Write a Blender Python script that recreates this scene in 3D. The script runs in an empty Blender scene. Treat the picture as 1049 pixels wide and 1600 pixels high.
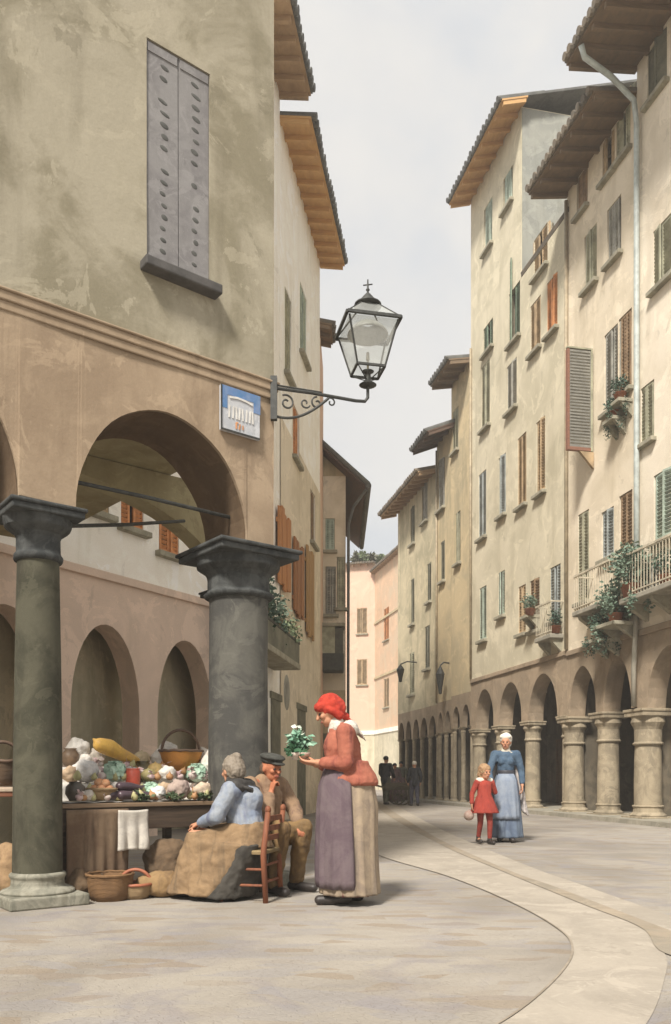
import bpy, bmesh, math, random
from mathutils import Vector, Matrix, noise as mnoise
random.seed(7)
SC = bpy.context.scene
COL = SC.collection
R = math.radians
# ---- camera calibration: seated painter's eye, focal length in photo pixels
F = 1300.0; CX = 524.5; HY = 1212.0; EYE = 1.03

def at(px, py, d):
    return Vector(((px-CX)/F*d, d, EYE+(HY-py)/F*d))
def onground(px, py):
    d = EYE*F/(py-HY)
    return ((px-CX)/F*d, d)

# ------------------------------------------------------------------ mesh builder
class MB:
    def __init__(s): s.v = []; s.f = []
    def add(s, vs, fs):
        o = len(s.v); s.v += [tuple(v) for v in vs]; s.f += [tuple(i+o for i in f) for f in fs]
    def quad(s, a, b, c, d): s.add([a, b, c, d], [(0, 1, 2, 3)])
    def box(s, x0, x1, y0, y1, z0, z1):
        s.add([(x0,y0,z0),(x1,y0,z0),(x1,y1,z0),(x0,y1,z0),(x0,y0,z1),(x1,y0,z1),(x1,y1,z1),(x0,y1,z1)],
              [(3,2,1,0),(4,5,6,7),(0,1,5,4),(1,2,6,5),(2,3,7,6),(3,0,4,7)])
    def obox(s, c, ax, ay, az):
        c = Vector(c); ax, ay, az = Vector(ax), Vector(ay), Vector(az)
        vs = [c+i*ax+j*ay+k*az for k in (-1,1) for j, i in ((-1,-1),(-1,1),(1,1),(1,-1))]
        s.add(vs, [(3,2,1,0),(4,5,6,7),(0,1,5,4),(1,2,6,5),(2,3,7,6),(3,0,4,7)])
    def bar(s, p0, p1, w, h=None, up=(0,0,1)):
        p0, p1 = Vector(p0), Vector(p1); h = h or w
        d = (p1-p0); L = d.length; d.normalize(); up = Vector(up)
        if abs(d.dot(up)) > .98: up = Vector((1,0,0))
        a = d.cross(up).normalized(); b = a.cross(d).normalized()
        s.obox((p0+p1)/2, d*L/2, a*w/2, b*h/2)
    def tube(s, pts, r, n=10, caps=True):
        pts = [Vector(p) for p in pts]; m = len(pts)
        rr = r if isinstance(r, (list, tuple)) else [r]*m
        vs = []; ref = None
        for i in range(m):
            t = (pts[min(i+1,m-1)]-pts[max(i-1,0)]).normalized()
            if ref is None:
                ref = Vector((0,0,1)) if abs(t.z) < .9 else Vector((1,0,0))
            a = t.cross(ref).normalized(); b = a.cross(t).normalized(); ref = b
            for k in range(n):
                q = 2*math.pi*k/n
                vs.append(pts[i]+rr[i]*(math.cos(q)*a+math.sin(q)*b))
        fs = []
        for i in range(m-1):
            for k in range(n):
                k2 = (k+1) % n
                fs.append((i*n+k, (i+1)*n+k, (i+1)*n+k2, i*n+k2))
        if caps:
            fs.append(tuple(range(n))); fs.append(tuple(reversed(range((m-1)*n, m*n))))
        s.add(vs, fs)
    def lathe(s, prof, n=24, c=(0,0,0), sx=1, sy=1, wob=0, a0=0, a1=None, fn=None, cap=False):
        full = a1 is None; a1 = 2*math.pi if full else a1
        cols = n if full else n+1
        vs = []
        for j, (r, z) in enumerate(prof):
            for k in range(cols):
                q = a0+(a1-a0)*k/n
                rr = r
                if fn: rr = fn(r, z, q, j/(len(prof)-1))
                if wob: rr *= 1+wob*mnoise.noise(Vector((math.cos(q)*2, math.sin(q)*2, z*4+c[0]*3)))
                vs.append((c[0]+rr*sx*math.cos(q), c[1]+rr*sy*math.sin(q), c[2]+z))
        fs = []
        for j in range(len(prof)-1):
            for k in range(n):
                k2 = (k+1) % cols
                fs.append((j*cols+k, j*cols+k2, (j+1)*cols+k2, (j+1)*cols+k))
        if cap and full:
            fs.append(tuple(reversed(range(n)))); fs.append(tuple(range((len(prof)-1)*n, len(prof)*n)))
        s.add(vs, fs)
    def ellip(s, c, r, rot=None, nu=16, nv=10, wob=0):
        if not hasattr(r, '__len__'): r = (r,)*3
        M = rot or Matrix.Identity(3); c = Vector(c)
        vs = [c+M@Vector((0,0,-r[2]))]
        for j in range(1, nv):
            p = -math.pi/2+math.pi*j/nv
            for k in range(nu):
                q = 2*math.pi*k/nu
                v = Vector((r[0]*math.cos(p)*math.cos(q), r[1]*math.cos(p)*math.sin(q), r[2]*math.sin(p)))
                if wob: v *= 1+wob*mnoise.noise(v*(1.6/max(r))+c*5)
                vs.append(c+M@v)
        vs.append(c+M@Vector((0,0,r[2])))
        fs = [(0, 1+(k+1)%nu, 1+k) for k in range(nu)]
        for j in range(nv-2):
            for k in range(nu):
                k2 = (k+1)%nu
                fs.append((1+j*nu+k, 1+j*nu+k2, 1+(j+1)*nu+k2, 1+(j+1)*nu+k))
        l = len(vs)-1; b = 1+(nv-2)*nu
        fs += [(b+k, b+(k+1)%nu, l) for k in range(nu)]
        s.add(vs, fs)
    def cap(s, p0, p1, r0, r1, n=12):
        p0, p1 = Vector(p0), Vector(p1); d = p1-p0; L = d.length
        if L < 1e-6: return s.ellip(p0, r0)
        d.normalize(); up = Vector((0,0,1)) if abs(d.z) < .9 else Vector((1,0,0))
        a = d.cross(up).normalized(); b = a.cross(d).normalized()
        rings = []
        for i in range(1, 5):
            q = -math.pi/2+math.pi/2*i/4; rings.append((p0+d*r0*math.sin(q), r0*math.cos(q)))
        for i in range(0, 4):
            q = math.pi/2*i/4; rings.append((p1+d*r1*math.sin(q), r1*math.cos(q)))
        vs = [p0-d*r0]
        for c, r in rings:
            for k in range(n):
                q = 2*math.pi*k/n; vs.append(c+r*(math.cos(q)*a+math.sin(q)*b))
        vs.append(p1+d*r1)
        fs = [(0, 1+k, 1+(k+1)%n) for k in range(n)]
        for j in range(len(rings)-1):
            for k in range(n):
                k2 = (k+1)%n
                fs.append((1+j*n+k, 1+(j+1)*n+k, 1+(j+1)*n+k2, 1+j*n+k2))
        l = len(vs)-1; bb = 1+(len(rings)-1)*n
        fs += [(bb+k, l, bb+(k+1)%n) for k in range(n)]
        s.add(vs, fs)
    def chain(s, pts, rs):
        for i in range(len(pts)-1): s.cap(pts[i], pts[i+1], rs[i], rs[i+1])
    def hull(s, pts):
        bm = bmesh.new()
        for p in pts: bm.verts.new(p)
        r = bmesh.ops.convex_hull(bm, input=bm.verts)
        bmesh.ops.delete(bm, geom=[v for v in bm.verts if not v.link_faces], context='VERTS')
        bm.verts.index_update()
        s.add([v.co.copy() for v in bm.verts], [tuple(v.index for v in f.verts) for f in bm.faces]); bm.free()
    def xf(s, M):
        s.v = [tuple(M@Vector(v)) for v in s.v]; return s
    def jitter(s, a, sc=3.0):
        s.v = [tuple(Vector(v)+a*mnoise.noise_vector(Vector(v)*sc)) for v in s.v]; return s
    def build(s, name, mat, parent=None, smooth=False, bevel=0, voxel=0, disp=0, dscale=.12, it=6, solid=0):
        me = bpy.data.meshes.new(name); me.from_pydata(s.v, [], s.f); me.update()
        if mat: me.materials.append(mat)
        bm = bmesh.new(); bm.from_mesh(me)
        if len(bm.faces) < 60000:
            bmesh.ops.recalc_face_normals(bm, faces=bm.faces)
        bm.to_mesh(me); bm.free()
        o = bpy.data.objects.new(name, me); COL.objects.link(o)
        if parent: o.parent = parent
        if smooth or voxel:
            for p in me.polygons: p.use_smooth = True
        if bevel:
            m = o.modifiers.new('bevel', 'BEVEL'); m.width = bevel; m.segments = 2; m.limit_method = 'ANGLE'; m.angle_limit = R(40)
        if solid:
            m = o.modifiers.new('solid', 'SOLIDIFY'); m.thickness = solid
        if voxel:
            m = o.modifiers.new('remesh', 'REMESH'); m.mode = 'VOXEL'; m.voxel_size = voxel; m.use_smooth_shade = True
            m = o.modifiers.new('smooth', 'SMOOTH'); m.iterations = it; m.factor = .5
        if disp:
            t = bpy.data.textures.new(name+'_folds', 'CLOUDS'); t.noise_scale = dscale; t.noise_depth = 2
            m = o.modifiers.new('folds', 'DISPLACE'); m.texture = t; m.strength = disp; m.mid_level = .5
        return o

def thing(name, label, cat, loc=(0,0,0), rotz=0, group=None):
    o = bpy.data.objects.new(name, None); COL.objects.link(o)
    o.location = loc; o.rotation_euler = (0,0,rotz); o.empty_display_size = .1
    return tag(o, label, cat, group)
def tag(o, label, cat, group=None):
    o['label'] = label; o['category'] = cat
    if group: o['group'] = group
    return o
def struct(o): o['kind'] = 'structure'; return o

# ------------------------------------------------------------------ materials
def _new(name):
    m = bpy.data.materials.new(name); m.use_nodes = True
    nt = m.node_tree; b = nt.nodes['Principled BSDF']
    return m, nt, b
def _noise(nt, vec, scale, detail=5, rough=.6, dist=0.0):
    n = nt.nodes.new('ShaderNodeTexNoise'); n.inputs['Scale'].default_value = scale
    n.inputs['Detail'].default_value = detail; n.inputs['Roughness'].default_value = rough
    n.inputs['Distortion'].default_value = dist
    if vec: nt.links.new(vec, n.inputs['Vector'])
    return n.outputs['Fac']
def _ramp(nt, fac, lo, hi):
    r = nt.nodes.new('ShaderNodeMapRange'); r.inputs['From Min'].default_value = lo; r.inputs['From Max'].default_value = hi
    r.interpolation_type = 'SMOOTHSTEP'
    nt.links.new(fac, r.inputs['Value']); return r.outputs['Result']
def _mix(nt, fac, a, b, mode='MIX'):
    m = nt.nodes.new('ShaderNodeMix'); m.data_type = 'RGBA'; m.blend_type = mode
    for sock, v in ((m.inputs[0], fac), (m.inputs[6], a), (m.inputs[7], b)):
        if hasattr(v, 'is_linked') or isinstance(v, bpy.types.NodeSocket): nt.links.new(v, sock)
        elif isinstance(v, (int, float)): sock.default_value = v
        else: sock.default_value = (*v[:3], 1)
    return m.outputs[2]
def _mul(nt, a, k):
    m = nt.nodes.new('ShaderNodeMath'); m.operation = 'MULTIPLY'; nt.links.new(a, m.inputs[0]); m.inputs[1].default_value = k
    return m.outputs[0]
def _coord(nt, scale=(1,1,1), world=False):
    if world:
        g = nt.nodes.new('ShaderNodeNewGeometry'); o = g.outputs['Position']
    else:
        t = nt.nodes.new('ShaderNodeTexCoord'); o = t.outputs['Object']
    m = nt.nodes.new('ShaderNodeMapping'); m.inputs['Scale'].default_value = scale
    nt.links.new(o, m.inputs['Vector']); return m.outputs['Vector']
def _bump(nt, b, h, strength, dist=.02):
    n = nt.nodes.new('ShaderNodeBump'); n.inputs['Strength'].default_value = strength; n.inputs['Distance'].default_value = dist
    nt.links.new(h, n.inputs['Height']); nt.links.new(n.outputs['Normal'], b.inputs['Normal'])

def wash(name, a, b2, c=None, s1=.7, s2=2.2, streak=.5, rough=.92, bump=.35, grain=.18, bscale=14, sharp=(.38,.62), cf=.8, chip=.45):
    """Weathered lime wash: blotches between two tones, vertical runs of a third, fine grain."""
    m, nt, B = _new(name)
    v = _coord(nt)
    col = _mix(nt, _ramp(nt, _noise(nt, v, s1, 6, .62, .8), *sharp), a, b2)
    # second generation of patches
    col = _mix(nt, _mul(nt, _ramp(nt, _noise(nt, v, s2, 5, .65, 1.2), .5, .66), .45), col, [min(1, x*1.12) for x in a])
    # flaked skin of older wash with hard edges
    if chip:
        cn = _noise(nt, v, s1*1.35+.15, 7, .68, 1.6)
        col = _mix(nt, _mul(nt, _ramp(nt, cn, .555, .575), chip), col, [min(1, x*1.22) for x in a])
        dn = _noise(nt, _coord(nt, (1.0,1.0,.7)), s2*.9+.3, 7, .7, 1.0)
        col = _mix(nt, _mul(nt, _ramp(nt, dn, .60, .625), chip*.9), col, [x*.74 for x in b2])
    if c:
        vs = _coord(nt, (1.6, 1.6, .22))
        col = _mix(nt, _mul(nt, _ramp(nt, _noise(nt, vs, s2*.8, 5, .6, .3), .5, .74), streak), col, c)
    g = _noise(nt, v, 42, 4, .7)
    col = _mix(nt, grain, col, _mix(nt, g, (.25,.25,.25), (1.5,1.5,1.5)), 'MULTIPLY')
    nt.links.new(col, B.inputs['Base Color'])
    B.inputs['Roughness'].default_value = rough; B.inputs['Specular IOR Level'].default_value = .25
    if bump: _bump(nt, B, _noise(nt, v, bscale, 7, .7), bump, .012)
    return m
def cloth(name, a, b2, c=None, s1=6, rough=.95, bump=.4, streak=.6):
    return wash(name, a, b2, c, s1=s1, s2=s1*2.2, streak=streak, rough=rough, bump=bump, bscale=60, chip=.12)
def plain(name, a, rough=.6, var=.25, s=8, metal=0, bump=.15):
    m, nt, B = _new(name); v = _coord(nt)
    f = _noise(nt, v, s, 5, .65)
    nt.links.new(_mix(nt, _ramp(nt, f, .3, .7), [x*(1-var) for x in a], [min(1, x*(1+var)) for x in a]), B.inputs['Base Color'])
    B.inputs['Roughness'].default_value = rough; B.inputs['Metallic'].default_value = metal
    if bump: _bump(nt, B, f, bump)
    return m
def wood(name, a, b2, rough=.75, sc=(1,1,12)):
    m, nt, B = _new(name); v = _coord(nt, sc)
    f = _noise(nt, v, 3.0, 6, .6, .6)
    col = _mix(nt, _ramp(nt, f, .3, .7), a, b2)
    nt.links.new(col, B.inputs['Base Color']); B.inputs['Roughness'].default_value = rough
    _bump(nt, B, f, .35, .008); return m
def leafmat(name, a, b2, s=9):
    m, nt, B = _new(name); v = _coord(nt)
    nt.links.new(_mix(nt, _ramp(nt, _noise(nt, v, s, 3, .6), .35, .65), a, b2), B.inputs['Base Color'])
    B.inputs['Roughness'].default_value = .6
    return m
def weave(name, a, b2, s=60):
    m, nt, B = _new(name); v = _coord(nt)
    w = nt.nodes.new('ShaderNodeTexWave'); w.inputs['Scale'].default_value = s*.5; w.bands_direction = 'Z'
    w.inputs['Distortion'].default_value = 2.5; w.inputs['Detail'].default_value = 3; w.inputs['Detail Scale'].default_value = 3
    nt.links.new(v, w.inputs['Vector'])
    n = _noise(nt, v, 9, 4)
    nt.links.new(_mix(nt, _ramp(nt, n, .3, .7), _mix(nt, w.outputs['Fac'], a, b2), b2), B.inputs['Base Color'])
    B.inputs['Roughness'].default_value = .8; _bump(nt, B, w.outputs['Fac'], .6, .01); return m
def lampglass(name):
    m, nt, B = _new(name)
    B.inputs['Base Color'].default_value = (.62,.63,.6,1); B.inputs['Roughness'].default_value = .12
    t = nt.nodes.new('ShaderNodeBsdfTransparent'); t.inputs[0].default_value = (.93,.94,.92,1)
    x = nt.nodes.new('ShaderNodeMixShader'); x.inputs[0].default_value = .34
    nt.links.new(t.outputs[0], x.inputs[1]); nt.links.new(B.outputs[0], x.inputs[2])
    nt.links.new(x.outputs[0], nt.nodes['Material Output'].inputs['Surface'])
    return m
def groundmat(name):
    m, nt, B = _new(name); v = _coord(nt, world=True)
    base = _mix(nt, _ramp(nt, _noise(nt, v, .5, 6, .65, 1.0), .36, .64), (.255,.228,.195), (.345,.31,.262))
    base = _mix(nt, _mul(nt, _ramp(nt, _noise(nt, v, 1.1, 5, .6, 1.5), .5, .66), .75), base, (.245,.222,.22))
    base = _mix(nt, _mul(nt, _ramp(nt, _noise(nt, v, .23, 4, .6, .6), .46, .6), .5), base, (.43,.39,.335))
    # worn stone setts: single stones of another tone, faint joints
    vs = _coord(nt, (3.6, 9.5, 1), world=True)
    vo = nt.nodes.new('ShaderNodeTexVoronoi'); vo.inputs['Scale'].default_value = 1.0; nt.links.new(vs, vo.inputs['Vector'])
    sep = nt.nodes.new('ShaderNodeSeparateColor'); nt.links.new(vo.outputs['Color'], sep.inputs[0])
    base = _mix(nt, _mul(nt, _ramp(nt, sep.outputs[0], .74, .97), .5), base, (.25,.19,.13))
    base = _mix(nt, _mul(nt, _ramp(nt, sep.outputs[1], .6, .95), .35), base, (.26,.25,.26))
    ve = nt.nodes.new('ShaderNodeTexVoronoi'); ve.feature = 'DISTANCE_TO_EDGE'; nt.links.new(vs, ve.inputs['Vector'])
    j = _ramp(nt, ve.outputs['Distance'], .0, .07)
    jm = _mul(nt, _ramp(nt, _noise(nt, v, .8, 4), .40, .62), .34)
    inv = nt.nodes.new('ShaderNodeMath'); inv.operation = 'SUBTRACT'; inv.inputs[0].default_value = 1; nt.links.new(j, inv.inputs[1])
    jj = nt.nodes.new('ShaderNodeMath'); jj.operation = 'MULTIPLY'; nt.links.new(inv.outputs[0], jj.inputs[0]); nt.links.new(jm, jj.inputs[1])
    base = _mix(nt, jj.outputs[0], base, (.2,.165,.13))
    g = _noise(nt, v, 55, 4, .7)
    base = _mix(nt, .2, base, _mix(nt, g, (.3,.3,.3), (1.5,1.5,1.5)), 'MULTIPLY')
    nt.links.new(base, B.inputs['Base Color']); B.inputs['Roughness'].default_value = .9; B.inputs['Specular IOR Level'].default_value = .2
    h = nt.nodes.new('ShaderNodeMath'); h.operation = 'MULTIPLY_ADD'
    nt.links.new(j, h.inputs[0]); h.inputs[1].default_value = .5; nt.links.new(_noise(nt, v, 9, 6, .7), h.inputs[2])
    _bump(nt, B, h.outputs[0], .4, .02)
    return m

M = {}
M['ground'] = groundmat('ground')
M['slab'] = wash('pale_paving', (.385,.34,.28), (.325,.287,.237), (.27,.235,.19), s1=1.3, s2=3, streak=.3)
M['slab2'] = wash('brown_paving', (.32,.265,.20), (.27,.235,.185), (.2,.16,.11), s1=1.6, s2=3)
M['kerb'] = wash('kerb_stone', (.34,.31,.25), (.26,.245,.20), (.2,.18,.13), s1=1.5)
# corner house
M['olive'] = wash('olive_plaster', (.37,.332,.25), (.245,.217,.15), (.18,.157,.108), s1=.8, s2=1.7, streak=.6, sharp=(.4,.6))
M['tan'] = wash('tan_plaster', (.375,.285,.195), (.29,.215,.145), (.205,.145,.095), s1=.9, s2=2, streak=.55)
M['soffit_shade'] = wash('shaded_brown_plaster', (.15,.10,.06), (.11,.074,.045), (.08,.055,.035), s1=1.3, s2=3)
M['vault'] = wash('olive_vault', (.36,.31,.18), (.30,.25,.14), (.2,.16,.08), s1=1.3)
M['colgreen'] = wash('green_grey_stone', (.085,.08,.055), (.048,.046,.031), (.032,.027,.019), s1=2.2, s2=4, streak=.8, bump=.5)
M['colgrey'] = wash('slate_grey_stone', (.12,.115,.098), (.068,.066,.06), (.04,.038,.037), s1=2.0, s2=4, streak=.8, bump=.5)
M['capstone'] = wash('dark_cap_stone', (.08,.083,.08), (.043,.046,.046), (.028,.029,.03), s1=4, s2=8, bump=.6)
M['basestone'] = wash('pale_base_stone', (.29,.275,.22), (.17,.165,.13), (.13,.115,.08), s1=4, s2=7, bump=.5)
M['shut_grey'] = wash('grey_shutter_paint', (.25,.24,.235), (.20,.19,.19), (.15,.14,.135), s1=3, s2=6, bump=.2)
M['iron'] = plain('iron', (.035,.036,.032), .6, .4, 20)
M['darkslot'] = plain('louvre_slot', (.085,.085,.078), .9)
# street houses
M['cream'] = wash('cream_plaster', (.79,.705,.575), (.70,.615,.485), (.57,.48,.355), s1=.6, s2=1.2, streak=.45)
M['cream2'] = wash('warm_cream_plaster', (.74,.65,.51), (.63,.545,.41), (.50,.425,.30), s1=.6, s2=1.2, streak=.5)
M['sage'] = wash('sage_cream_plaster', (.64,.58,.44), (.53,.48,.355), (.42,.375,.265), s1=.6, s2=1.1, streak=.6)
M['olivecream'] = wash('olive_cream_plaster', (.56,.485,.335), (.41,.365,.25), (.29,.26,.17), s1=.7, s2=1.3, streak=.75)
M['ochre'] = wash('ochre_plaster', (.56,.455,.285), (.45,.38,.25), (.33,.285,.19), s1=.7, s2=1.4, streak=.7)
M['pink'] = wash('pink_plaster', (.66,.45,.345), (.62,.47,.36), (.58,.37,.25), s1=.5, s2=1.2, streak=.5)
M['peach'] = wash('peach_plaster', (.64,.45,.31), (.60,.47,.34), (.56,.35,.2), s1=.5, s2=1.2, streak=.5)
M['white'] = wash('white_plaster', (.93,.895,.82), (.88,.83,.74), (.66,.62,.50), s1=.6, s2=1.3, streak=.45)
M['pinkwall'] = wash('rose_plaster', (.70,.54,.43), (.64,.50,.40), (.52,.40,.30), s1=.6, s2=1.5, streak=.4)
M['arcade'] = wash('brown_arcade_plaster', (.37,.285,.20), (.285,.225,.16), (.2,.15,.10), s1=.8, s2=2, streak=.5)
M['pier'] = wash('pier_stone', (.38,.315,.22), (.25,.21,.15), (.15,.125,.085), s1=1.8, s2=3.5, streak=.85, bump=.6)
M['greywall'] = wash('grey_gable_plaster', (.33,.33,.29), (.27,.275,.25), (.2,.2,.17), s1=.8)
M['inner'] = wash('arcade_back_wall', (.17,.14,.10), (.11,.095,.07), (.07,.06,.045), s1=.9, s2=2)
M['soffit_o'] = wood('orange_soffit', (.60,.36,.15), (.50,.29,.12))
M['soffit_b'] = wood('brown_soffit', (.22,.15,.09), (.16,.115,.075))
M['soffit_t'] = wood('tan_soffit', (.42,.28,.16), (.32,.21,.12))
M['soffit_d'] = wood('dark_soffit', (.13,.07,.045), (.08,.06,.045))
M['tiles'] = wash('roof_tiles', (.20,.165,.125), (.14,.125,.105), (.09,.085,.075), s1=2, s2=5)
M['slate'] = wash('grey_roof', (.15,.15,.14), (.11,.11,.105), (.07,.07,.07), s1=2, s2=5)
M['pipe'] = plain('pale_blue_pipe', (.42,.46,.44), .5, .2, 5)
M['pipebrown'] = plain('brown_pipe', (.33,.27,.18), .6, .25, 5)
M['frame'] = plain('window_frame_paint', (.34,.29,.21), .7)
M['pane'] = plain('window_glass', (.10,.10,.09), .15, .3, 3, bump=0)
M['sill'] = wash('sill_stone', (.36,.335,.255), (.27,.25,.19), (.18,.165,.125), s1=3)
SH = {'g': plain('green_shutter', (.15,.205,.145), .7, .35, 3), 's': plain('sage_shutter', (.33,.32,.225), .75, .3, 3),
      't': plain('tan_shutter', (.40,.29,.17), .75, .3, 3), 'o': plain('orange_shutter', (.55,.235,.09), .75, .3, 3),
      'b': plain('blue_grey_shutter', (.30,.325,.315), .75, .3, 3), 'n': plain('brown_shutter', (.27,.18,.105), .75, .3, 3),
      'y': plain('grey_shutter', (.29,.28,.24), .75, .3, 3), 'd': plain('dark_shutter', (.15,.145,.105), .75, .3, 3),
      'm': plain('mint_shutter', (.34,.40,.33), .75, .3, 3)}
# ------------------------------------------------------------------ street frames
class Fr:
    """A facade's own frame: x left to right seen from the street, y into the house, z up."""
    def __init__(s, pl, pr):
        s.o = Vector((pl[0], pl[1])); d = Vector((pr[0]-pl[0], pr[1]-pl[1])); s.L = d.length
        s.u = d.normalized(); s.n = Vector((-s.u.y, s.u.x)); s.ang = math.atan2(s.u.y, s.u.x)
    def hit(s, px, py, off=0):
        rx = (px-CX)/F; o = s.o+s.n*off
        t = o.dot(s.n)/(rx*s.n.x+s.n.y)
        return (Vector((rx*t, t))-s.o).dot(s.u), EYE+(HY-py)/F*t
    def w(s, x, y=0, z=0):
        p = s.o+s.u*x+s.n*y; return Vector((p.x, p.y, z))

def wall_grid(mb, s0, s1, z0, z1, holes, rev=.17, step=.5, amp=.012):
    def brk(a, b, ex):
        pts = sorted({round(p, 4) for p in [a, b]+[e for e in ex if a < e < b]}); out = []
        for i in range(len(pts)-1):
            n = max(1, int((pts[i+1]-pts[i])/step+.5))
            out += [pts[i]+(pts[i+1]-pts[i])*k/n for k in range(n)]
        return out+[pts[-1]]
    xs = brk(s0, s1, [h[0] for h in holes]+[h[1] for h in holes]); zs = brk(z0, z1, [h[2] for h in holes]+[h[3] for h in holes])
    def P(x, z): return (x, amp*mnoise.noise(Vector((x*1.3+s1*7, z*1.3, z1))), z)
    vs = [P(x, z) for z in zs for x in xs]; n = len(xs); fs = []
    for j in range(len(zs)-1):
        for i in range(n-1):
            cx, cz = (xs[i]+xs[i+1])/2, (zs[j]+zs[j+1])/2
            if any(h[0] < cx < h[1] and h[2] < cz < h[3] for h in holes): continue
            fs.append((j*n+i, j*n+i+1, (j+1)*n+i+1, (j+1)*n+i))
    mb.add(vs, fs)
    for a, b, c, d in holes:
        mb.quad((a,0,c), (b,0,c), (b,rev,c), (a,rev,c)); mb.quad((a,0,d), (a,rev,d), (b,rev,d), (b,0,d))
        mb.quad((a,0,c), (a,rev,c), (a,rev,d), (a,0,d)); mb.quad((b,0,c), (b,0,d), (b,rev,d), (b,rev,c))

def leaf(mb, x0, x1, z0, z1, y, th=.035, n=None):
    """one louvred shutter leaf lying in the plane y"""
    w = .05
    mb.box(x0, x0+w, y, y+th, z0, z1); mb.box(x1-w, x1, y, y+th, z0, z1)
    mb.box(x0+w, x1-w, y+.002, y+th-.002, z0, z0+w*1.4); mb.box(x0+w, x1-w, y+.002, y+th-.002, z1-w, z1)
    n = n or max(4, int((z1-z0)/.085))
    for k in range(n):
        z = z0+w*1.4+(z1-w-z0-w*1.4)*(k+.5)/n
        mb.obox(((x0+x1)/2, y+th/2, z), ((x1-x0)/2-w, 0, 0), (0, .016, -.024), (0, .003, .004))

def window(par, s, z0, z1, w, style='c', col='s', sill=True, label=None):
    a, b = s-w/2, s+w/2; f = MB()
    t = .05; y = .12
    f.box(a, a+t, y, y+.05, z0, z1); f.box(b-t, b, y, y+.05, z0, z1)
    f.box(a+t, b-t, y+.002, y+.048, z0, z0+t); f.box(a+t, b-t, y+.002, y+.048, z1-t, z1)
    f.box(s-.02, s+.02, y+.004, y+.046, z0+t, z1-t); f.box(a+t, s-.02, y+.01, y+.04, z0+(z1-z0)*.62, z0+(z1-z0)*.62+.03)
    f.box(s+.02, b-t, y+.01, y+.04, z0+(z1-z0)*.62, z0+(z1-z0)*.62+.03)
    W = f.build('window', M['frame'], par)
    p = MB(); p.box(a, b, y+.06, y+.07, z0, z1); p.build('pane', M['pane'], W)
    mat = SH[col]
    if style == 'c':
        rg_ = random.Random(int(s*977+z0*131)); aj = rg_.choice((-1, 1, 0, 0, 0))
        for sg, x0, x1 in ((-1, a+.005, s-.004), (1, s+.004, b-.005)):
            l = MB(); leaf(l, x0, x1, z0+.01, z1-.005, .02)
            q_ = R(rg_.uniform(8, 18)) if sg == aj else R(rg_.uniform(0, 3.5)); hx = x0 if sg < 0 else x1
            l.xf(Matrix.Translation((hx, .04, 0)) @ Matrix.Rotation(q_*sg, 4, 'Z') @ Matrix.Rotation(R(rg_.uniform(-.5, .5)), 4, 'Y') @ Matrix.Translation((-hx, -.04, 0))); l.build('shutter', mat, W)
    elif style == 'o':
        hw = w/2
        for x0, x1 in ((a-hw, a-.01), (b+.01, b+hw)):
            l = MB(); leaf(l, x0, x1, z0, z1, -.065); l.build('shutter', mat, W)
    elif style == 'h':       # ajar, standing off the wall
        hw = w/2
        for x0, sg in ((a, -1), (b, 1)):
            l = MB(); leaf(l, 0, hw, z0+.01, z1-.01, -.02)
            l.xf(Matrix.Translation((x0, -.02, 0)) @ Matrix.Rotation(R(-118) if sg < 0 else R(-58), 4, 'Z')); l.build('shutter', mat, W)
    if sill:
        q = MB(); q.box(a-.09, b+.09, -.13, .1, z0-.1, z0-.003); q.build('sill', M['sill'], W, bevel=.012)
    return W

def eave(par, L, h, over, soffit, tiles, pitch=13, deep=4.0, ends=(.25,.25), gut=None):
    """timber eave with rafters, tiled roof above it"""
    tp = math.tan(R(pitch)); x0, x1 = -ends[0], L+ends[1]
    zz = lambda y: h+y*tp
    e = MB()
    def slab(mb, y0, y1, lo, hi, xa=x0, xb=x1):
        vs = [(xa,y0,zz(y0)+lo),(xb,y0,zz(y0)+lo),(xb,y1,zz(y1)+lo),(xa,y1,zz(y1)+lo),(xa,y0,zz(y0)+hi),(xb,y0,zz(y0)+hi),(xb,y1,zz(y1)+hi),(xa,y1,zz(y1)+hi)]
        mb.add(vs, [(3,2,1,0),(4,5,6,7),(0,1,5,4),(1,2,6,5),(2,3,7,6),(3,0,4,7)])
    slab(e, -over, .05, 0, .05)
    n = max(2, int((x1-x0)/.5))
    for k in range(n+1):
        x = x0+.06+(x1-x0-.12)*k/n
        slab(e, -over+.05, -.002, -.12, .003, x-.045, x+.045)
    E = e.build('eave', soffit, par)
    r = MB(); slab(r, -over-.04, deep, .052, .12)
    m = max(3, int((x1-x0)/.21))
    for k in range(m):
        x = x0+.1+(x1-x0-.2)*k/(m-1)
        r.tube([(x, -over-.1+random.uniform(-.02,.02), zz(-over-.1)+.115), (x, .6, zz(.6)+.125)], [.085,.07], 8)
    # far slope down to the back
    r.add([(x0,deep,zz(deep)+.12),(x1,deep,zz(deep)+.12),(x1,deep+3,zz(deep)-.6),(x0,deep+3,zz(deep)-.6)], [(0,1,2,3)])
    r.build('roof', tiles, par)
    if gut:
        g = MB(); g.tube([(x0, -over-.1, zz(-over)-.02), (x1, -over-.1, zz(-over)-.02)], .065, 10); g.build('gutter', gut, par)
    return E

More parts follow.
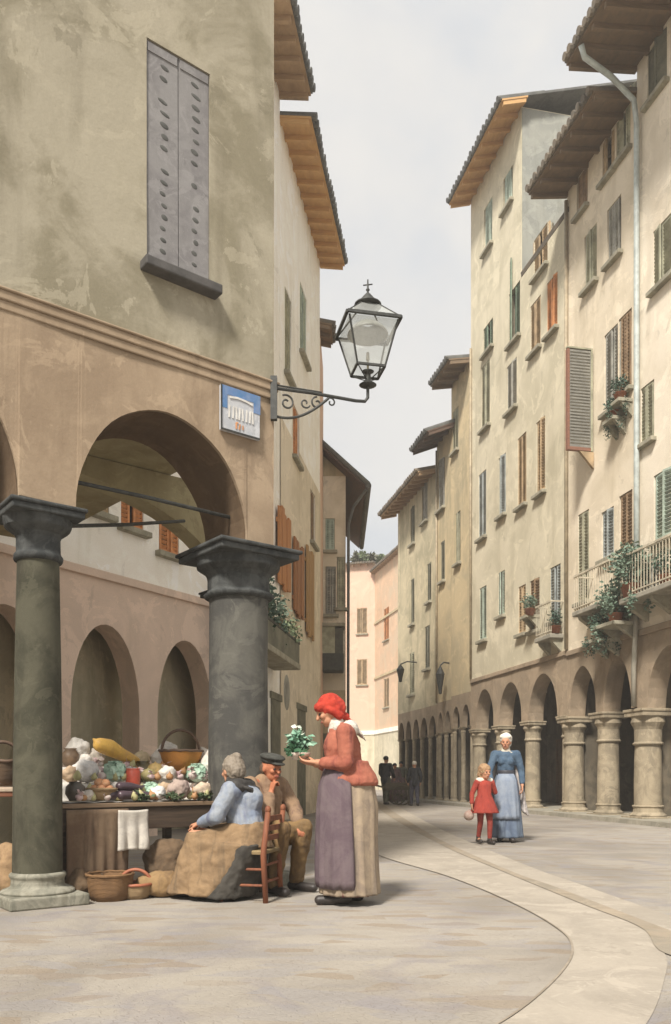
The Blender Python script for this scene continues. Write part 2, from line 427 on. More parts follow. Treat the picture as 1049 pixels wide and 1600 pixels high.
def arcade_front(mb, s0, s1, arches, zt, th, foot=True, y0=0, n=18):
    """wall strip over arches; piers reach the ground if foot, else stop at the springing"""
    seg = []; cur = s0
    for a0, a1, sp, ap in arches:
        zp = 0 if foot else sp
        if a0 > cur+1e-4: seg.append((cur, zp, a0, zp))
        c = (a0+a1)/2; r = (a1-a0)/2; pts = []
        for k in range(n+1):
            q = math.pi*(1-k/n); pts.append((c+r*math.cos(q), sp+(ap-sp)*math.sin(q)))
        seg += [(pts[k][0], pts[k][1], pts[k+1][0], pts[k+1][1]) for k in range(n)]
        cur = a1
    if s1 > cur+1e-4: seg.append((cur, 0 if foot else arches[-1][2], s1, 0 if foot else arches[-1][2]))
    ya, yb = y0, y0+th
    for i, (a, za, b, zb) in enumerate(seg):
        mb.quad((a,ya,za), (b,ya,zb), (b,ya,zt), (a,ya,zt)); mb.quad((a,yb,za), (a,yb,zt), (b,yb,zt), (b,yb,zb))
        mb.quad((a,ya,za), (a,yb,za), (b,yb,zb), (b,ya,zb))
        if i+1 < len(seg):
            z2 = seg[i+1][1]
            if abs(z2-zb) > 1e-4: mb.quad((b,ya,zb), (b,yb,zb), (b,yb,z2), (b,ya,z2))
    a, za = seg[0][0], seg[0][1]; b, zb = seg[-1][2], seg[-1][3]
    mb.quad((a,ya,za), (a,ya,zt), (a,yb,zt), (a,yb,za)); mb.quad((b,ya,zb), (b,yb,zb), (b,yb,zt), (b,ya,zt))
    mb.quad((s0,ya,zt), (s1,ya,zt), (s1,yb,zt), (s0,yb,zt))

def column(par, x, y, r, zcap, ztop, zbase, matS, matC, matB, aba, plinth, taper=.9, sq=False, name='column'):
    """shaft > capital, base; zbase top of base, zcap underside of the capital, ztop its top"""
    def prof_box(mb, w, z0, z1):
        mb.box(x-w, x+w, y-w, y+w, z0, z1)
    s = MB(); n = 28
    s.lathe([(r, zbase), (r*1.0, zbase+(zcap-zbase)*.35), (r*(.5+taper/2), zbase+(zcap-zbase)*.7), (r*taper, zcap)], n, (x, y, 0), wob=.05)
    S = s.build(name, matS, par, smooth=True)
    c = MB(); rt = r*taper; H = ztop-zcap
    c.lathe([(rt*1.0, zcap-.02), (rt*1.16, zcap-.01), (rt*1.2, zcap+.025), (rt*1.06, zcap+.05), (rt*1.04, zcap+H*.42), (rt*1.12, zcap+H*.5),
             ((rt+aba)*.56, zcap+H*.62), (aba*.93, zcap+H*.74), (aba*.95, zcap+H*.8)], n, (x, y, 0), wob=.06)
    c.box(x-aba, x+aba, y-aba, y+aba, zcap+H*.79, ztop-H*.08); c.box(x-aba*1.06, x+aba*1.06, y-aba*1.06, y+aba*1.06, ztop-H*.081, ztop)
    c.build('capital', matC, S, bevel=.012)
    b = MB(); 
    b.lathe([(r*1.0, zbase), (r*1.12, zbase-.005), (r*1.16, zbase-.03), (r*1.06, zbase-.055), (r*1.08, zbase*.58), (plinth*.86, zbase*.5), (plinth*.95, zbase*.42), (plinth*.9, zbase*.34)], n, (x, y, 0), wob=.02)
    b.box(x-plinth, x+plinth, y-plinth, y+plinth, 0, zbase*.36)
    b.build('base', matB, S, bevel=.015)
    return S

def shell(par, L, depth, z0, z1, mat, holes=(), name='wall', amp=.012):
    mb = MB(); wall_grid(mb, 0, L, z0, z1, list(holes), amp=amp)
    mb.quad((0,0,z0), (0,0,z1), (0,depth,z1), (0,depth,z0)); mb.quad((L,0,z0), (L,depth,z0), (L,depth,z1), (L,0,z1))
    mb.quad((0,depth,z0), (0,depth,z1), (L,depth,z1), (L,depth,z0)); mb.quad((0,0,z1), (L,0,z1), (L,depth,z1), (0,depth,z1))
    me_ = mb.build(name, mat, par)
    return me_

def leaves(mb, c, r, n, size, rng, flat=.5):
    c = Vector(c)
    for _ in range(n):
        while True:
            p = Vector((rng.uniform(-1,1), rng.uniform(-1,1), rng.uniform(-1,1)))
            if p.length <= 1: break
        p = p*(.55+.45*rng.random())
        q = c+Vector((p.x*r[0], p.y*r[1], p.z*r[2])); s = size*rng.uniform(.6, 1.3)
        a = Vector((rng.gauss(0,1), rng.gauss(0,1), rng.gauss(0,.6))).normalized()
        b = a.cross(Vector((rng.gauss(0,1), rng.gauss(0,1), rng.gauss(0,1)))).normalized(); nn = a.cross(b)
        mb.add([q, q+a*s*.5+b*s*.32+nn*s*.1, q+a*s*1.1, q+a*s*.5-b*s*.32+nn*s*.1], [(0,1,2,3)])

def win_px(fr, lst, zmin=0):
    """photo positions of windows to (s, z0, z1, w, ...) on the facade"""
    out = []
    for px, pt, pb, w, st, col in lst:
        s, zt = fr.hit(px, pt); _, zb = fr.hit(px, pb); out.append((s, zb, zt, w, st, col))
    return out
def holes_of(ws): return [(s-w/2, s+w/2, zb, zt) for s, zb, zt, w, st, col in ws]
# ------------------------------------------------------------------ camera, light, sky
cam = bpy.data.cameras.new('camera'); co = bpy.data.objects.new('camera', cam); COL.objects.link(co)
co.location = (0, 0, EYE); co.rotation_euler = (R(90), 0, 0)
cam.sensor_fit = 'VERTICAL'; cam.sensor_height = 36; cam.lens = 36*F/1600; cam.shift_y = (HY-800)/1600; cam.clip_end = 2000; cam.clip_start = .05
SC.camera = co
tosun = Vector((-.27, -.60, .75)).normalized()
sl = bpy.data.lights.new('sun', 'SUN'); sl.energy = 3.9; sl.angle = R(10); sl.color = (1, .945, .86)
so = bpy.data.objects.new('sun', sl); COL.objects.link(so); so.rotation_euler = (-tosun).to_track_quat('-Z', 'Y').to_euler(); so.location = tosun*60
w = bpy.data.worlds.new('World'); SC.world = w; w.use_nodes = True; nt = w.node_tree
bg = nt.nodes['Background']; bg.inputs['Strength'].default_value = .1
sk = nt.nodes.new('ShaderNodeTexSky'); sk.sky_type = 'NISHITA'; sk.sun_disc = False
sk.sun_elevation = math.asin(tosun.z); sk.sun_rotation = math.atan2(tosun.x, tosun.y); sk.dust_density = 4; sk.air_density = 1.2
tc = nt.nodes.new('ShaderNodeTexCoord')
cl = _noise(nt, tc.outputs['Generated'], 2.2, 6, .6, .6)
cloudc = _mix(nt, _ramp(nt, _noise(nt, tc.outputs['Generated'], 3.1, 5, .6, .4), .35, .65), (4.65, 4.77, 4.9), (5.55, 5.38, 5.1))
fac = nt.nodes.new('ShaderNodeMapRange'); nt.links.new(cl, fac.inputs['Value']); fac.inputs['From Min'].default_value = .35; fac.inputs['From Max'].default_value = .6
fac.inputs['To Min'].default_value = .80; fac.inputs['To Max'].default_value = .97
nt.links.new(_mix(nt, fac.outputs[0], sk.outputs[0], cloudc), bg.inputs['Color'])
SC.view_settings.view_transform = 'Standard'; SC.view_settings.look = 'None'; SC.view_settings.exposure = .74; SC.view_settings.gamma = 1

# ------------------------------------------------------------------ ground
g = MB()
xs = [-400, -60, -20, -8, 0, 8, 20, 60, 400]; ys = [-300, -40, -6, 0, 4, 8, 14, 22, 34, 50, 80, 160, 700]
g.add([(x, y, 0) for y in ys for x in xs], [(j*9+i, j*9+i+1, (j+1)*9+i+1, (j+1)*9+i) for j in range(len(ys)-1) for i in range(8)])
struct(g.build('ground', M['ground']))
def smooth_line(pts, n=8):
    out = []
    for i in range(len(pts)-1):
        p0, p1, p2, p3 = pts[max(i-1,0)], pts[i], pts[i+1], pts[min(i+2, len(pts)-1)]
        for k in range(n):
            t = k/n
            out.append(tuple(.5*((2*p1[a])+(-p0[a]+p2[a])*t+(2*p0[a]-5*p1[a]+4*p2[a]-p3[a])*t*t+(-p0[a]+3*p1[a]-3*p2[a]+p3[a])*t**3) for a in (0,1)))
    return out+[pts[-1]]
def strip(name, A, B, mat, z):
    a = smooth_line(A); b = smooth_line(B); mb = MB(); m = 5; n = len(a)
    # resample b to a's count
    b = [b[int(round(i*(len(b)-1)/(n-1)))] for i in range(n)]
    vs = [(a[i][0]+(b[i][0]-a[i][0])*k/m, a[i][1]+(b[i][1]-a[i][1])*k/m, z) for i in range(n) for k in range(m+1)]
    mb.add(vs, [(i*(m+1)+k, i*(m+1)+k+1, (i+1)*(m+1)+k+1, (i+1)*(m+1)+k) for i in range(n-1) for k in range(m)])
    return struct(mb.build(name, mat))
left_edge = [(.95, 40), (.62, 22), (.52, 14), (.55, 10.9), (1.15, 8.5), (1.43, 6.76), (1.5, 5.63), (1.43, 5.0), (1.19, 4.35), (.75, 3.54), (.25, 2.9)]
right_edge = [(1.5, 40), (1.35, 24), (1.42, 17.2), (1.58, 12), (1.78, 9.05), (1.96, 6.76), (2.06, 5.63), (1.9, 4.8), (1.66, 4.2), (1.29, 3.45), (.85, 2.8)]
strip('paving_path', left_edge, right_edge, M['slab'], .004)
far_a = [(1.75, 40), (1.66, 24), (1.66, 16), (1.70, 12.6), (1.88, 9), (2.02, 7.74), (2.2, 5.4), (2.5, 3.6)]
far_b = [(2.2, 40), (2.05, 24), (2.02, 16), (2.07, 13), (2.2, 9.3), (2.3, 8), (2.5, 5.7), (2.85, 3.8)]
strip('paving_path', far_a, far_b, M['slab'], .004)
strip('gutter_path', right_edge[:8]+[(2.2, 4.3), (2.5, 3.2)], [(1.74, 40), (1.655, 24), (1.655, 16), (1.695, 12.6), (1.875, 9), (2.015, 7.74), (2.15, 6.2), (2.25, 5.2), (2.42, 4.3), (2.7, 3.3)], M['slab2'], .008)
M['joint'] = wash('joint_sand', (.26,.22,.17), (.36,.31,.25), (.24,.2,.155), s1=2, s2=5)
# thin dark joint lines beside the pale paving
def offs(L, k): return [(x+k, y) for x, y in L]
strip('joint_line', offs(left_edge, -.014), offs(left_edge, .0), M['joint'], .009)

# ------------------------------------------------------------------ corner house with the loggia
C = Fr((-2.27, 6.44), (-.59, 7.75))
ch = thing('corner_house', 'olive and tan plastered corner house standing on dark stone columns, market stall under its arch', 'house', (C.o.x, C.o.y, 0), C.ang)
EL, ER = -5.2, C.L+.02       # left and right ends along the facade
AR = [(-3.98, -2.43, 3.16, 4.13), (-1.72, -.17, 3.16, 4.13), (.27, 1.86, 3.16, 4.13)]
TH = .74
mb = MB(); arcade_front(mb, EL, ER, AR, 4.62, TH, foot=False, n=28)
lower = mb.jitter(.014, 2.2).build('arch_wall', M['tan'], ch)
# soffit lining of the arches (brown, arch shade painted into the colour), 3 mm below the wall's own
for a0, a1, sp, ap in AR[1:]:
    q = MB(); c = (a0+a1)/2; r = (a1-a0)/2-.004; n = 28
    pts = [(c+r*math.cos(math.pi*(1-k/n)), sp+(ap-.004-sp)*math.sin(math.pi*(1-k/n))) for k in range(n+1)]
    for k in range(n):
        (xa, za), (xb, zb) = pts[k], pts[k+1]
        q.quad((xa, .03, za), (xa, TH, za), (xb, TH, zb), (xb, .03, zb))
    q.jitter(.014, 2.2).build('arch_soffit', M['soffit_shade'], ch)
# upper wall with the tall shuttered window
wz0, wz1, ws0, ws1 = 5.33, 7.22, .87, 1.47
mb = MB(); wall_grid(mb, EL, ER, 4.62, 11.6, [(ws0, ws1, wz0, wz1)], rev=.12)
D = 2.25
ub = [C.w(0)]  # side face follows the view so that it stays behind the corner
sx = ER+.0
mb.quad((sx,0,4.62), (sx-.9,D+3,4.62), (sx-.9,D+3,11.6), (sx,0,11.6)); mb.quad((EL,0,4.62), (EL,0,11.6), (EL,D+3,11.6), (EL,D+3,4.62))
mb.quad((EL,D+3,4.62), (EL,D+3,11.6), (sx-.9,D+3,11.6), (sx-.9,D+3,4.62)); mb.quad((EL,0,11.6), (sx,0,11.6), (sx-.9,D+3,11.6), (EL,D+3,11.6))
mb.build('wall', M['olive'], ch)
mb = MB(); mb.box(EL, ER+.03, -.035, -.002, 4.60, 4.67); mb.box(EL, ER+.02, -.02, -.0015, 4.53, 4.602); mb.box(EL, ER+.04, -.05, -.001, 4.668, 4.69)
mb.jitter(.004, 4).build('string_course', M['tan'], ch, bevel=.01)
# vault over the loggia and the rear arch
mb = MB(); mb.quad((EL,TH,4.3), (ER-.1,TH,4.3), (ER-.4,D+3,4.3), (EL,D+3,4.3)); mb.build('ceiling', M['vault'], ch)
mb = MB(); arcade_front(mb, EL, 2.95, [(-1.4, 2.6, 3.16, 4.1)], 4.29, .28, foot=False, y0=1.75, n=32)
mb.build('rear_arch', M['vault'], ch)
for x in (-4.2, -1.6, 2.78):
    column(ch, x, 1.9, .16, 2.85, 3.16, .3, M['colgreen'], M['capstone'], M['basestone'], .24, .27)
for x in (-4.2, -2.07):
    column(ch, x, .28, .19, 2.82, 3.16, .3, M['colgreen'], M['capstone'], M['basestone'], .3, .3)
column(ch, .06, .28, .192, 2.76, 3.16, .26, M['colgreen'], M['capstone'], M['basestone'], .285, .31, taper=.86)
column(ch, 1.99, .37, .29, 2.72, 3.16, .34, M['colgrey'], M['capstone'], M['basestone'], .42, .40, taper=.95)
mb = MB(); mb.tube([(.27, .25, 3.45), (1.0, .25, 3.455), (1.84, .25, 3.44)], .018, 8); mb.build('tie_rod', M['iron'], ch)
p0 = C.w(.2, .4, 3.09); p1 = at(288, 814, 9.0)
mb = MB(); mb.tube([tuple(Matrix.Rotation(-C.ang, 4, 'Z') @ (v-Vector((C.o.x, C.o.y, 0)))) for v in (p0, (p0+p1)/2+Vector((0,0,-.012)), p1)], .017, 8); mb.build('tie_rod', M['iron'], ch)
# shutters
mid = (ws0+ws1)/2
fr_ = MB(); fr_.box(ws0, ws1, .11, .118, wz0, wz1); W = fr_.build('window', M['pane'], ch)
for x0, x1 in ((ws0+.004, mid-.004), (mid+.004, ws1-.004)):
    l = MB(); l.box(x0, x1, .012, .045, wz0+.004, wz1-.004)
    for z in (wz0+.03, wz1-.09): l.box(x0+.01, x1-.01, .004, .0125, z, z+.07)
    S_ = l.jitter(.003, 5).build('shutter', M['shut_grey'], W)
    q = MB(); cx = (x0+x1)/2; k = 0; z = wz0+.16
    rng = random.Random(int(x0*100))
    while z < wz1-.16:
        if rng.random() < .9 and not (wz0+.86 < z < wz0+.98):
            ww = .026+.022*((z-wz0)/(wz1-wz0))
            q.ellip((cx+rng.uniform(-.012, .012)+.012, .012, z), (ww*rng.uniform(.85,1.15), .004, .019*rng.uniform(.85,1.3)), Matrix.Rotation(R(14), 3, 'Y'), 12, 6)
        z += .098
    me = S_.data; n0 = len(me.polygons); vs0 = [tuple(v.co) for v in me.vertices]; fs0 = [tuple(p.vertices) for p in me.polygons]
    o0 = len(vs0); m2 = bpy.data.meshes.new('shutter'); m2.from_pydata(vs0+q.v, [], fs0+[tuple(i+o0 for i in f) for f in q.f]); m2.update()
    m2.materials.append(M['shut_grey']); m2.materials.append(M['darkslot'])
    for p in m2.polygons: p.material_index = 0 if p.index < n0 else 1
    S_.data = m2
q = MB(); q.box(ws0-.06, ws1+.06, -.13, .1, wz0-.085, wz0-.002); q.jitter(.006, 6).build('sill', plain('slate_sill', (.075,.07,.066), .8, .3, 5), W, bevel=.012)

# street sign on the corner house
sg = thing('street_sign', 'small blue and white enamel street sign under the string course, by the lantern', 'sign', C.w(1.765, -.03, 4.3), C.ang)
m = MB(); m.box(-.205, .205, -.012, .022, -.2, .2); m.build('plate', wash('sign_enamel', (.50,.505,.52), (.42,.44,.47), (.36,.36,.36), s1=5, s2=9, streak=.4, rough=.4, bump=.1), sg, bevel=.006)
bl = wash('sign_blue', (.09,.19,.36), (.14,.22,.40), (.25,.30,.40), s1=9, s2=14, rough=.45, bump=.1)
m = MB(); m.box(-.205, .205, -.016, -.0125, .125, .2); m.box(-.205, -.14, -.0155, -.0125, .0, .1255); m.box(.135, .205, -.0155, -.0125, .03, .1255); m.jitter(.004, 22).build('blue_band', bl, sg)
m = MB(); m.box(-.2, .2, -.02, -.0125, -.2, -.185); m.box(-.208, -.196, -.02, -.0125, -.2, .2); m.build('edge', M['iron'], sg)
lt = plain('lettering_white', (.62,.60,.56), .5, .2); m = MB()
for k, x in enumerate((-.125, -.085, -.045, -.02, .02, .055, .09, .125)):
    t = (.006, .008, -.006, .008, -.006, .006, .008, -.006)[k]
    m.bar((x, -.0165, -.075), (x+t, -.0165, .035), .016, .004, up=(0,1,0))
for (xa, za, xb, zb) in ((-.12,.105,-.04,.118), (-.04,.118,.05,.112), (.05,.112,.12,.095)):
    m.bar((xa, -.0175, za), (xb, -.0175, zb), .018, .004, up=(0,1,0))
m.build('lettering', lt, sg)
m = MB(); m.bar((-.05,-.0165,-.16), (-.05,-.0165,-.105), .014, .004, up=(0,1,0)); m.bar((-.02,-.0165,-.16), (-.01,-.0165,-.11), .014, .004, up=(0,1,0)); m.bar((.02,-.0165,-.155), (.02,-.0165,-.115), .012, .004, up=(0,1,0))
m.bar((-.05,-.017,-.105), (-.03,-.017,-.105), .012, .004, up=(0,1,0)); m.build('number', plain('sign_orange', (.55,.26,.12), .6), sg)

# ------------------------------------------------------------------ street lantern on its bracket
A0 = C.w(C.L-.0, -.03, 4.63); L0 = at(575, 627, 8.0)
la = thing('street_lantern', 'black iron street lantern with glass panes on a scrolled wall bracket at the house corner', 'street lamp', (L0.x, L0.y, 4.63), 0)
off = A0-Vector((L0.x, L0.y, 4.63)); ax = Vector((off.x, off.y, 0)).normalized(); ir = M['iron']
def PP(k, z): return (ax.x*k, ax.y*k, z)
ln = off.length
m = MB(); m.tube([PP(ln+.02, .0), PP(ln*.6, .004), PP(.12, -.012), PP(.03, -.005), PP(.0, .035), PP(0, .16)], .016, 8)
m.tube([PP(ln*.98, .03), PP(ln*.5, .022)], .008, 6); m.box(ax.x*ln-.03, ax.x*ln+.03, ax.y*ln-.035, ax.y*ln+.02, -.3, .1)
m.build('bracket_arm', ir, la)
m = MB(); sc = []
for k in range(25):
    t = k/24; sc.append(PP(ln-.02-t*.55*ln, -.26+.235*(t**1.5)-.04*math.sin(t*math.pi)))
m.tube(sc, .013, 8)
def curl(c, r0, turns, a0, sgn=1):
    pts = []
    for k in range(30):
        t = k/29; q = a0+sgn*t*turns*2*math.pi; r = r0*(1-.75*t)
        pts.append(PP(c[0]+r*math.cos(q), c[1]+r*math.sin(q)))
    return pts
m.tube(curl((ln-.12, -.12), .075, 1.2, R(60)), .009, 6); m.tube(curl((ln*.55, -.085), .06, 1.1, R(90), -1), .009, 6); m.tube(curl((ln*.40, -.06), .05, 1.1, R(0)), .008, 6); m.tube(curl((ln-.3, -.1), .05, 1, R(200)), .008, 6)
m.build('scroll', ir, la)
zb, zt, hb, ht = .29, .69, .135, .235       # body bottom/top, half widths
m = MB(); m.lathe([(.0,.13), (.05,.14), (.085,.155), (.05,.18), (.028,.2), (.028,.27), (.06,.285), (.0,.29)], 16); m.build('lantern_foot', ir, la, smooth=True)
rot = R(12)
def cs(h, z): return [Vector((h*math.cos(rot+R(45)+k*R(90))*1.414, h*math.sin(rot+R(45)+k*R(90))*1.414, z)) for k in range(4)]
B_, T_, E_, K_ = cs(hb, zb), cs(ht, zt), cs(ht*1.1, zt+.015), cs(.075, zt+.22)
m = MB()
for k in range(4):
    m.bar(B_[k], T_[k], .014); m.bar(B_[k], B_[(k+1)%4], .02); m.bar(E_[k], E_[(k+1)%4], .026); m.bar(E_[k], K_[k], .011); m.bar(K_[k], K_[(k+1)%4], .014)
    m.bar(B_[k], (0, 0, .19), .008)
fm = m.build('lantern_frame', ir, la)
for k in range(4):
    m = MB(); a, b, c_, d = B_[k], B_[(k+1)%4], T_[(k+1)%4], T_[k]; m.quad(a*.99+Vector((0,0,zb*.01)), b*.99+Vector((0,0,zb*.01)), c_*.99+Vector((0,0,zt*.01)), d*.99+Vector((0,0,zt*.01)))
    m.build('glass_pane', M.setdefault('lampglass', lampglass('lamp_glass')), fm)
    m = MB(); m.quad(E_[k], E_[(k+1)%4], K_[(k+1)%4], K_[k]); m.build('roof_pane', M['lampglass'], fm)
m = MB(); m.lathe([(.135,.915), (.13,.93), (.075,.95), (.07,.975), (.05,1.0), (.025,1.03), (.012,1.04), (.01,1.06), (.02,1.07), (.01,1.085), (.006,1.17), (.0,1.172)], 16, cap=True); m.bar((-.045,0,1.115), (.045,0,1.125), .009); m.build('lantern_cap', ir, la, smooth=True)
m = MB(); m.lathe([(.06,zt+.06), (.13,zt+.03), (.19,zt-.03), (.20,zt-.06)], 18, fn=lambda r, z, q, t: r*(1+.06*math.sin(9*q)*t)); m.build('reflector', plain('enamel_reflector', (.42,.42,.39), .4, .2), la, smooth=True, solid=.004)
m = MB(); m.tube([(0,0,.29), (0,0,.40)], .010, 8); m.cap((0,0,.40), (0,0,.46), .018, .014); m.build('burner', plain('brass_burner', (.22,.19,.12), .5, .3, metal=.5), la)
# ------------------------------------------------------------------ house rows
def bline(d): return (10.55-.21*d, d)
def house(label, pl, pr, depth, h, mat, wins, z0=0, eav=None, group=None, name='house', extra_holes=()):
    fr = Fr(pl, pr)
    t = thing(name, label, 'house', (fr.o.x, fr.o.y, 0), fr.ang, group)
    ws = win_px(fr, wins)
    ws = [x for x in ws if .1 < x[0]-x[3]/2 and x[0]+x[3]/2 < fr.L-.08]
    shell(t, fr.L, depth, z0, h, mat, holes_of(ws))
    for s, zb, zt, w_, st, col in ws: window(t, s, zb, zt, w_, st, col)
    if eav: eave(t, fr.L, h, **eav)
    return t, fr
def arcade(t, L, arches, zt, th=.45, mat=None, inner=True, depth=2.8):
    mb = MB(); arcade_front(mb, 0, L, arches, zt, th, foot=False)
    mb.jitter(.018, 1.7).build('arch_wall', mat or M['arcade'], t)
    if inner:
        mb = MB(); mb.quad((0,depth,0), (L,depth,0), (L,depth,zt), (0,depth,zt)); mb.quad((0,th,zt-.05), (L,th,zt-.05), (L,depth,zt-.05), (0,depth,zt-.05))
        mb.quad((0,.45,0), (0,depth,0), (0,depth,zt), (0,.45,zt))
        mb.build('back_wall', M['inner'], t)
        for a in arches:
            c = (a[0]+a[1])/2+.1; q = MB(); q.box(c-.42, c+.42, depth-.05, depth-.002, 0, 2.15); q.box(c-.5, c-.42, depth-.08, depth-.003, 0, 2.25); q.box(c+.42, c+.5, depth-.08, depth-.003, 0, 2.25); q.box(c-.42, c+.42, depth-.08, depth-.003, 2.15, 2.25)
            q.build('door', M.setdefault('dooro', wood('arcade_door', (.16,.095,.045), (.11,.07,.035))), t)
def rbal(t, s0, s1, z, over=.55, rail=.85):
    m = MB(); m.box(s0, s1, -over, .0, z-.12, z); m.build('balcony_slab', M['kerb'], t, bevel=.02)
    m = MB(); m.bar((s0+.03,-over+.04,z+rail), (s1-.03,-over+.04,z+rail), .045); m.bar((s0+.03,-over+.04,z+.08), (s1-.03,-over+.04,z+.08), .03)
    n = int((s1-s0)/.11)
    for k in range(n+1):
        x = s0+.04+(s1-s0-.08)*k/n; m.bar((x,-over+.04,z), (x,-over+.04,z+rail), .013)
    for e in (s0+.03, s1-.03): m.bar((e,-over+.04,z+rail), (e,0,z+rail), .035)
    m.build('balcony_rail', M.setdefault('railpaint', plain('pale_rail', (.50,.445,.34), .6, .25, 5)), t)
    n = max(2, int((s1-s0)/.9)+1)
    for k in range(n):
        m = MB(); x = s0+.15+(s1-s0-.3)*k/(n-1)
        m.hull([(x-.07,0,z-.12), (x+.07,0,z-.12), (x-.07,-over*.8,z-.12), (x+.07,-over*.8,z-.12), (x-.07,-over*.75,z-.2), (x+.07,-over*.75,z-.2), (x-.07,0,z-.48), (x+.07,0,z-.48)])
        m.build('corbel', M['sill'], t)

G = 'houses along the right side of the street'
# --- B1: nearest on the right
t, fr = house('tall cream house at the right edge with a big brown eave and pale blue downpipe', bline(18.43), bline(13.4), 9, 16.75, M['cream'],
    [(1027,62,145,.7,'c','d'), (1037,345,440,.75,'c','s'), (1037,735,842,.7,'c','m'), (1022,878,935,.8,'c','y'), (1012,600,690,.5,'c','s')], z0=4.15,
    eav=dict(over=1.65, soffit=M['soffit_b'], tiles=M['tiles'], pitch=7, ends=(.1,.3)), group=G)
B1, F1 = t, fr
ar = [(.40, 2.15, 2.5, 3.75), (2.75, 4.5, 2.5, 3.75)]
arcade(t, fr.L, ar, 4.15)
for x in (.05, 2.45, 4.8): column(t, x, .24, .30, 1.72, 2.5, .38, M['pier'], M['pier'], M['pier'], .37, .42, taper=.93)
m = MB(); m.box(0.003, fr.L, -.06, -.002, 4.1, 4.24); m.build('string_course', M['arcade'], t, bevel=.015)
rbal(t, .25, 4.9, 4.85, .6, .9)
m = MB(); q = []
zt_ = 16.75
m.tube([(.5,-1.62,zt_-.25), (.42,-1.5,zt_-.42), (.30,-.8,zt_-.62), (.2,-.2,zt_-.95), (.16,-.11,zt_-1.4), (.16,-.11,12), (.16,-.11,8), (.16,-.11,4.6)], .062, 10); m.build('downpipe', M['pipe'], t, smooth=True)
m = MB(); m.tube([(.16,-.11,4.6), (.15,-.13,4.2), (.13,-.16,3.4), (.13,-.16,2.55)], .055, 10); m.build('downpipe', M['kerb'], t, smooth=True)
# --- B2
t, fr = house('cream house with dark deep eave, swung-out shutter and plant balcony beside the pale downpipe', bline(21.6), bline(18.43), 9, 16.15, M['cream2'],
    [(974,150,243,.6,'c','s'), (951,212,275,.55,'c','t'), (910,268,330,.55,'c','n'), (960,316,404,.6,'c','y'), (923,360,446,.6,'c','s'),
     (977,490,612,.55,'c','n'), (955,515,640,.6,'c','y'), (978,770,872,.55,'c','n'), (950,796,872,.55,'c','b'), (912,800,940,.55,'c','s')], z0=4.2,
    eav=dict(over=1.05, soffit=M['soffit_b'], tiles=M['tiles'], pitch=9, ends=(.05,0)), group=G)
B2, F2 = t, fr
arcade(t, fr.L, [(.12, 1.45, 2.55, 3.78), (1.82, 3.0, 2.55, 3.78)], 4.2)
for x in (-.07, 1.62): column(t, x, .24, .26, 1.85, 2.55, .36, M['pier'], M['pier'], M['pier'], .33, .38, taper=.93)
m = MB(); m.box(.003, fr.L-.003, -.05, -.002, 4.12, 4.25); m.build('string_course', M['arcade'], t, bevel=.015)
rbal(t, 1.3, 3.0, 5.0, .55, .85)
m = MB(); m.tube([(.06,-.06,15.9), (.06,-.06,4.3)], .05, 8); m.build('downpipe', M['pipebrown'], t, smooth=True)
# --- B3 tall house with its lower wing
t, fr = house('tallest sage cream house on the right with orange eave and green shutters', bline(28.3), bline(21.6), 8, 15.6, M['sage'],
    [(845,362,424,.85,'c','t'), (877,335,385,.6,'c','s'), (863,434,518,.62,'c','o'), (837,470,548,.65,'c','t'), (804,400,532,.8,'c','g'), (763,455,548,.8,'c','g'),
     (800,566,640,.7,'c','y'), (759,568,668,.7,'c','s'), (845,655,770,.55,'c','t'), (816,680,790,.6,'c','t'), (785,712,805,.55,'c','b'), (754,738,840,.65,'c','b'),
     (868,884,970,.6,'c','b'), (836,905,985,.6,'c','n'), (816,915,990,.5,'c','t'), (784,893,962,.5,'c','m'), (755,917,1000,.6,'c','m')], z0=4.25, group=G)
B3, F3 = t, fr
x1 = fr.hit(815, 300)[0]
m = MB(); wh = [fr.hit(p[0], p[1])+(fr.hit(p[0], p[2])[1],) for p in ((794,270,322), (763,318,388))]
hs = [(s-.35, s+.35, zb, zt) for s, zt, zb in wh]
wall_grid(m, 0, x1, 15.6, 20.6, hs)
m.quad((x1,0,15.6), (x1,7,15.6), (x1,7,20.6), (x1,0,20.6)); m.quad((0,0,15.6), (0,0,20.6), (0,7,20.6), (0,7,15.6)); m.quad((0,7,15.6), (0,7,20.6), (x1,7,20.6), (x1,7,15.6)); m.quad((0,0,20.6), (x1,0,20.6), (x1,7,20.6), (0,7,20.6))
m.build('tower_wall', M['sage'], t)
m = MB(); m.box(x1+.002, x1+.03, .02, 6.9, 15.6, 20.55); m.build('gable_cladding', M['greywall'], t)
for a, b, c, d in hs: window(t, (a+b)/2, c, d, .7, 'c', 'm')
eave(t, x1, 20.6, .75, M['soffit_o'], M['slate'], pitch=16, ends=(.1, .35), deep=4)
m = MB(); m.add([(x1,0,15.62), (fr.L+.1,0,15.62), (fr.L+.1,4,16.6), (x1,4,16.6)], [(0,1,2,3)]); m.build('wing_roof', M['tiles'], t, solid=.12)
arcade(t, fr.L, [(.45, 1.95, 2.6, 3.85), (2.42, 4.05, 2.6, 3.85), (4.55, 6.3, 2.6, 3.85)], 4.25)
for x in (.2, 2.18, 4.3, 6.58): column(t, x, .24, .22, 2.05, 2.6, .34, M['pier'], M['pier'], M['pier'], .28, .33, taper=.95)
m = MB(); m.box(.003, fr.L-.003, -.05, -.002, 4.16, 4.29); m.build('string_course', M['arcade'], t, bevel=.015)
rbal(t, 5.7, 6.66, 4.75, .38, .85)
m = MB(); m.tube([(.1,-.05,15.5), (.1,-.05,4.3)], .04, 8); m.build('downpipe', M['pipebrown'], t, smooth=True)
for px, py in ((754,1004), (785,968), (757,672), (754,845), (785,812)):
    pass
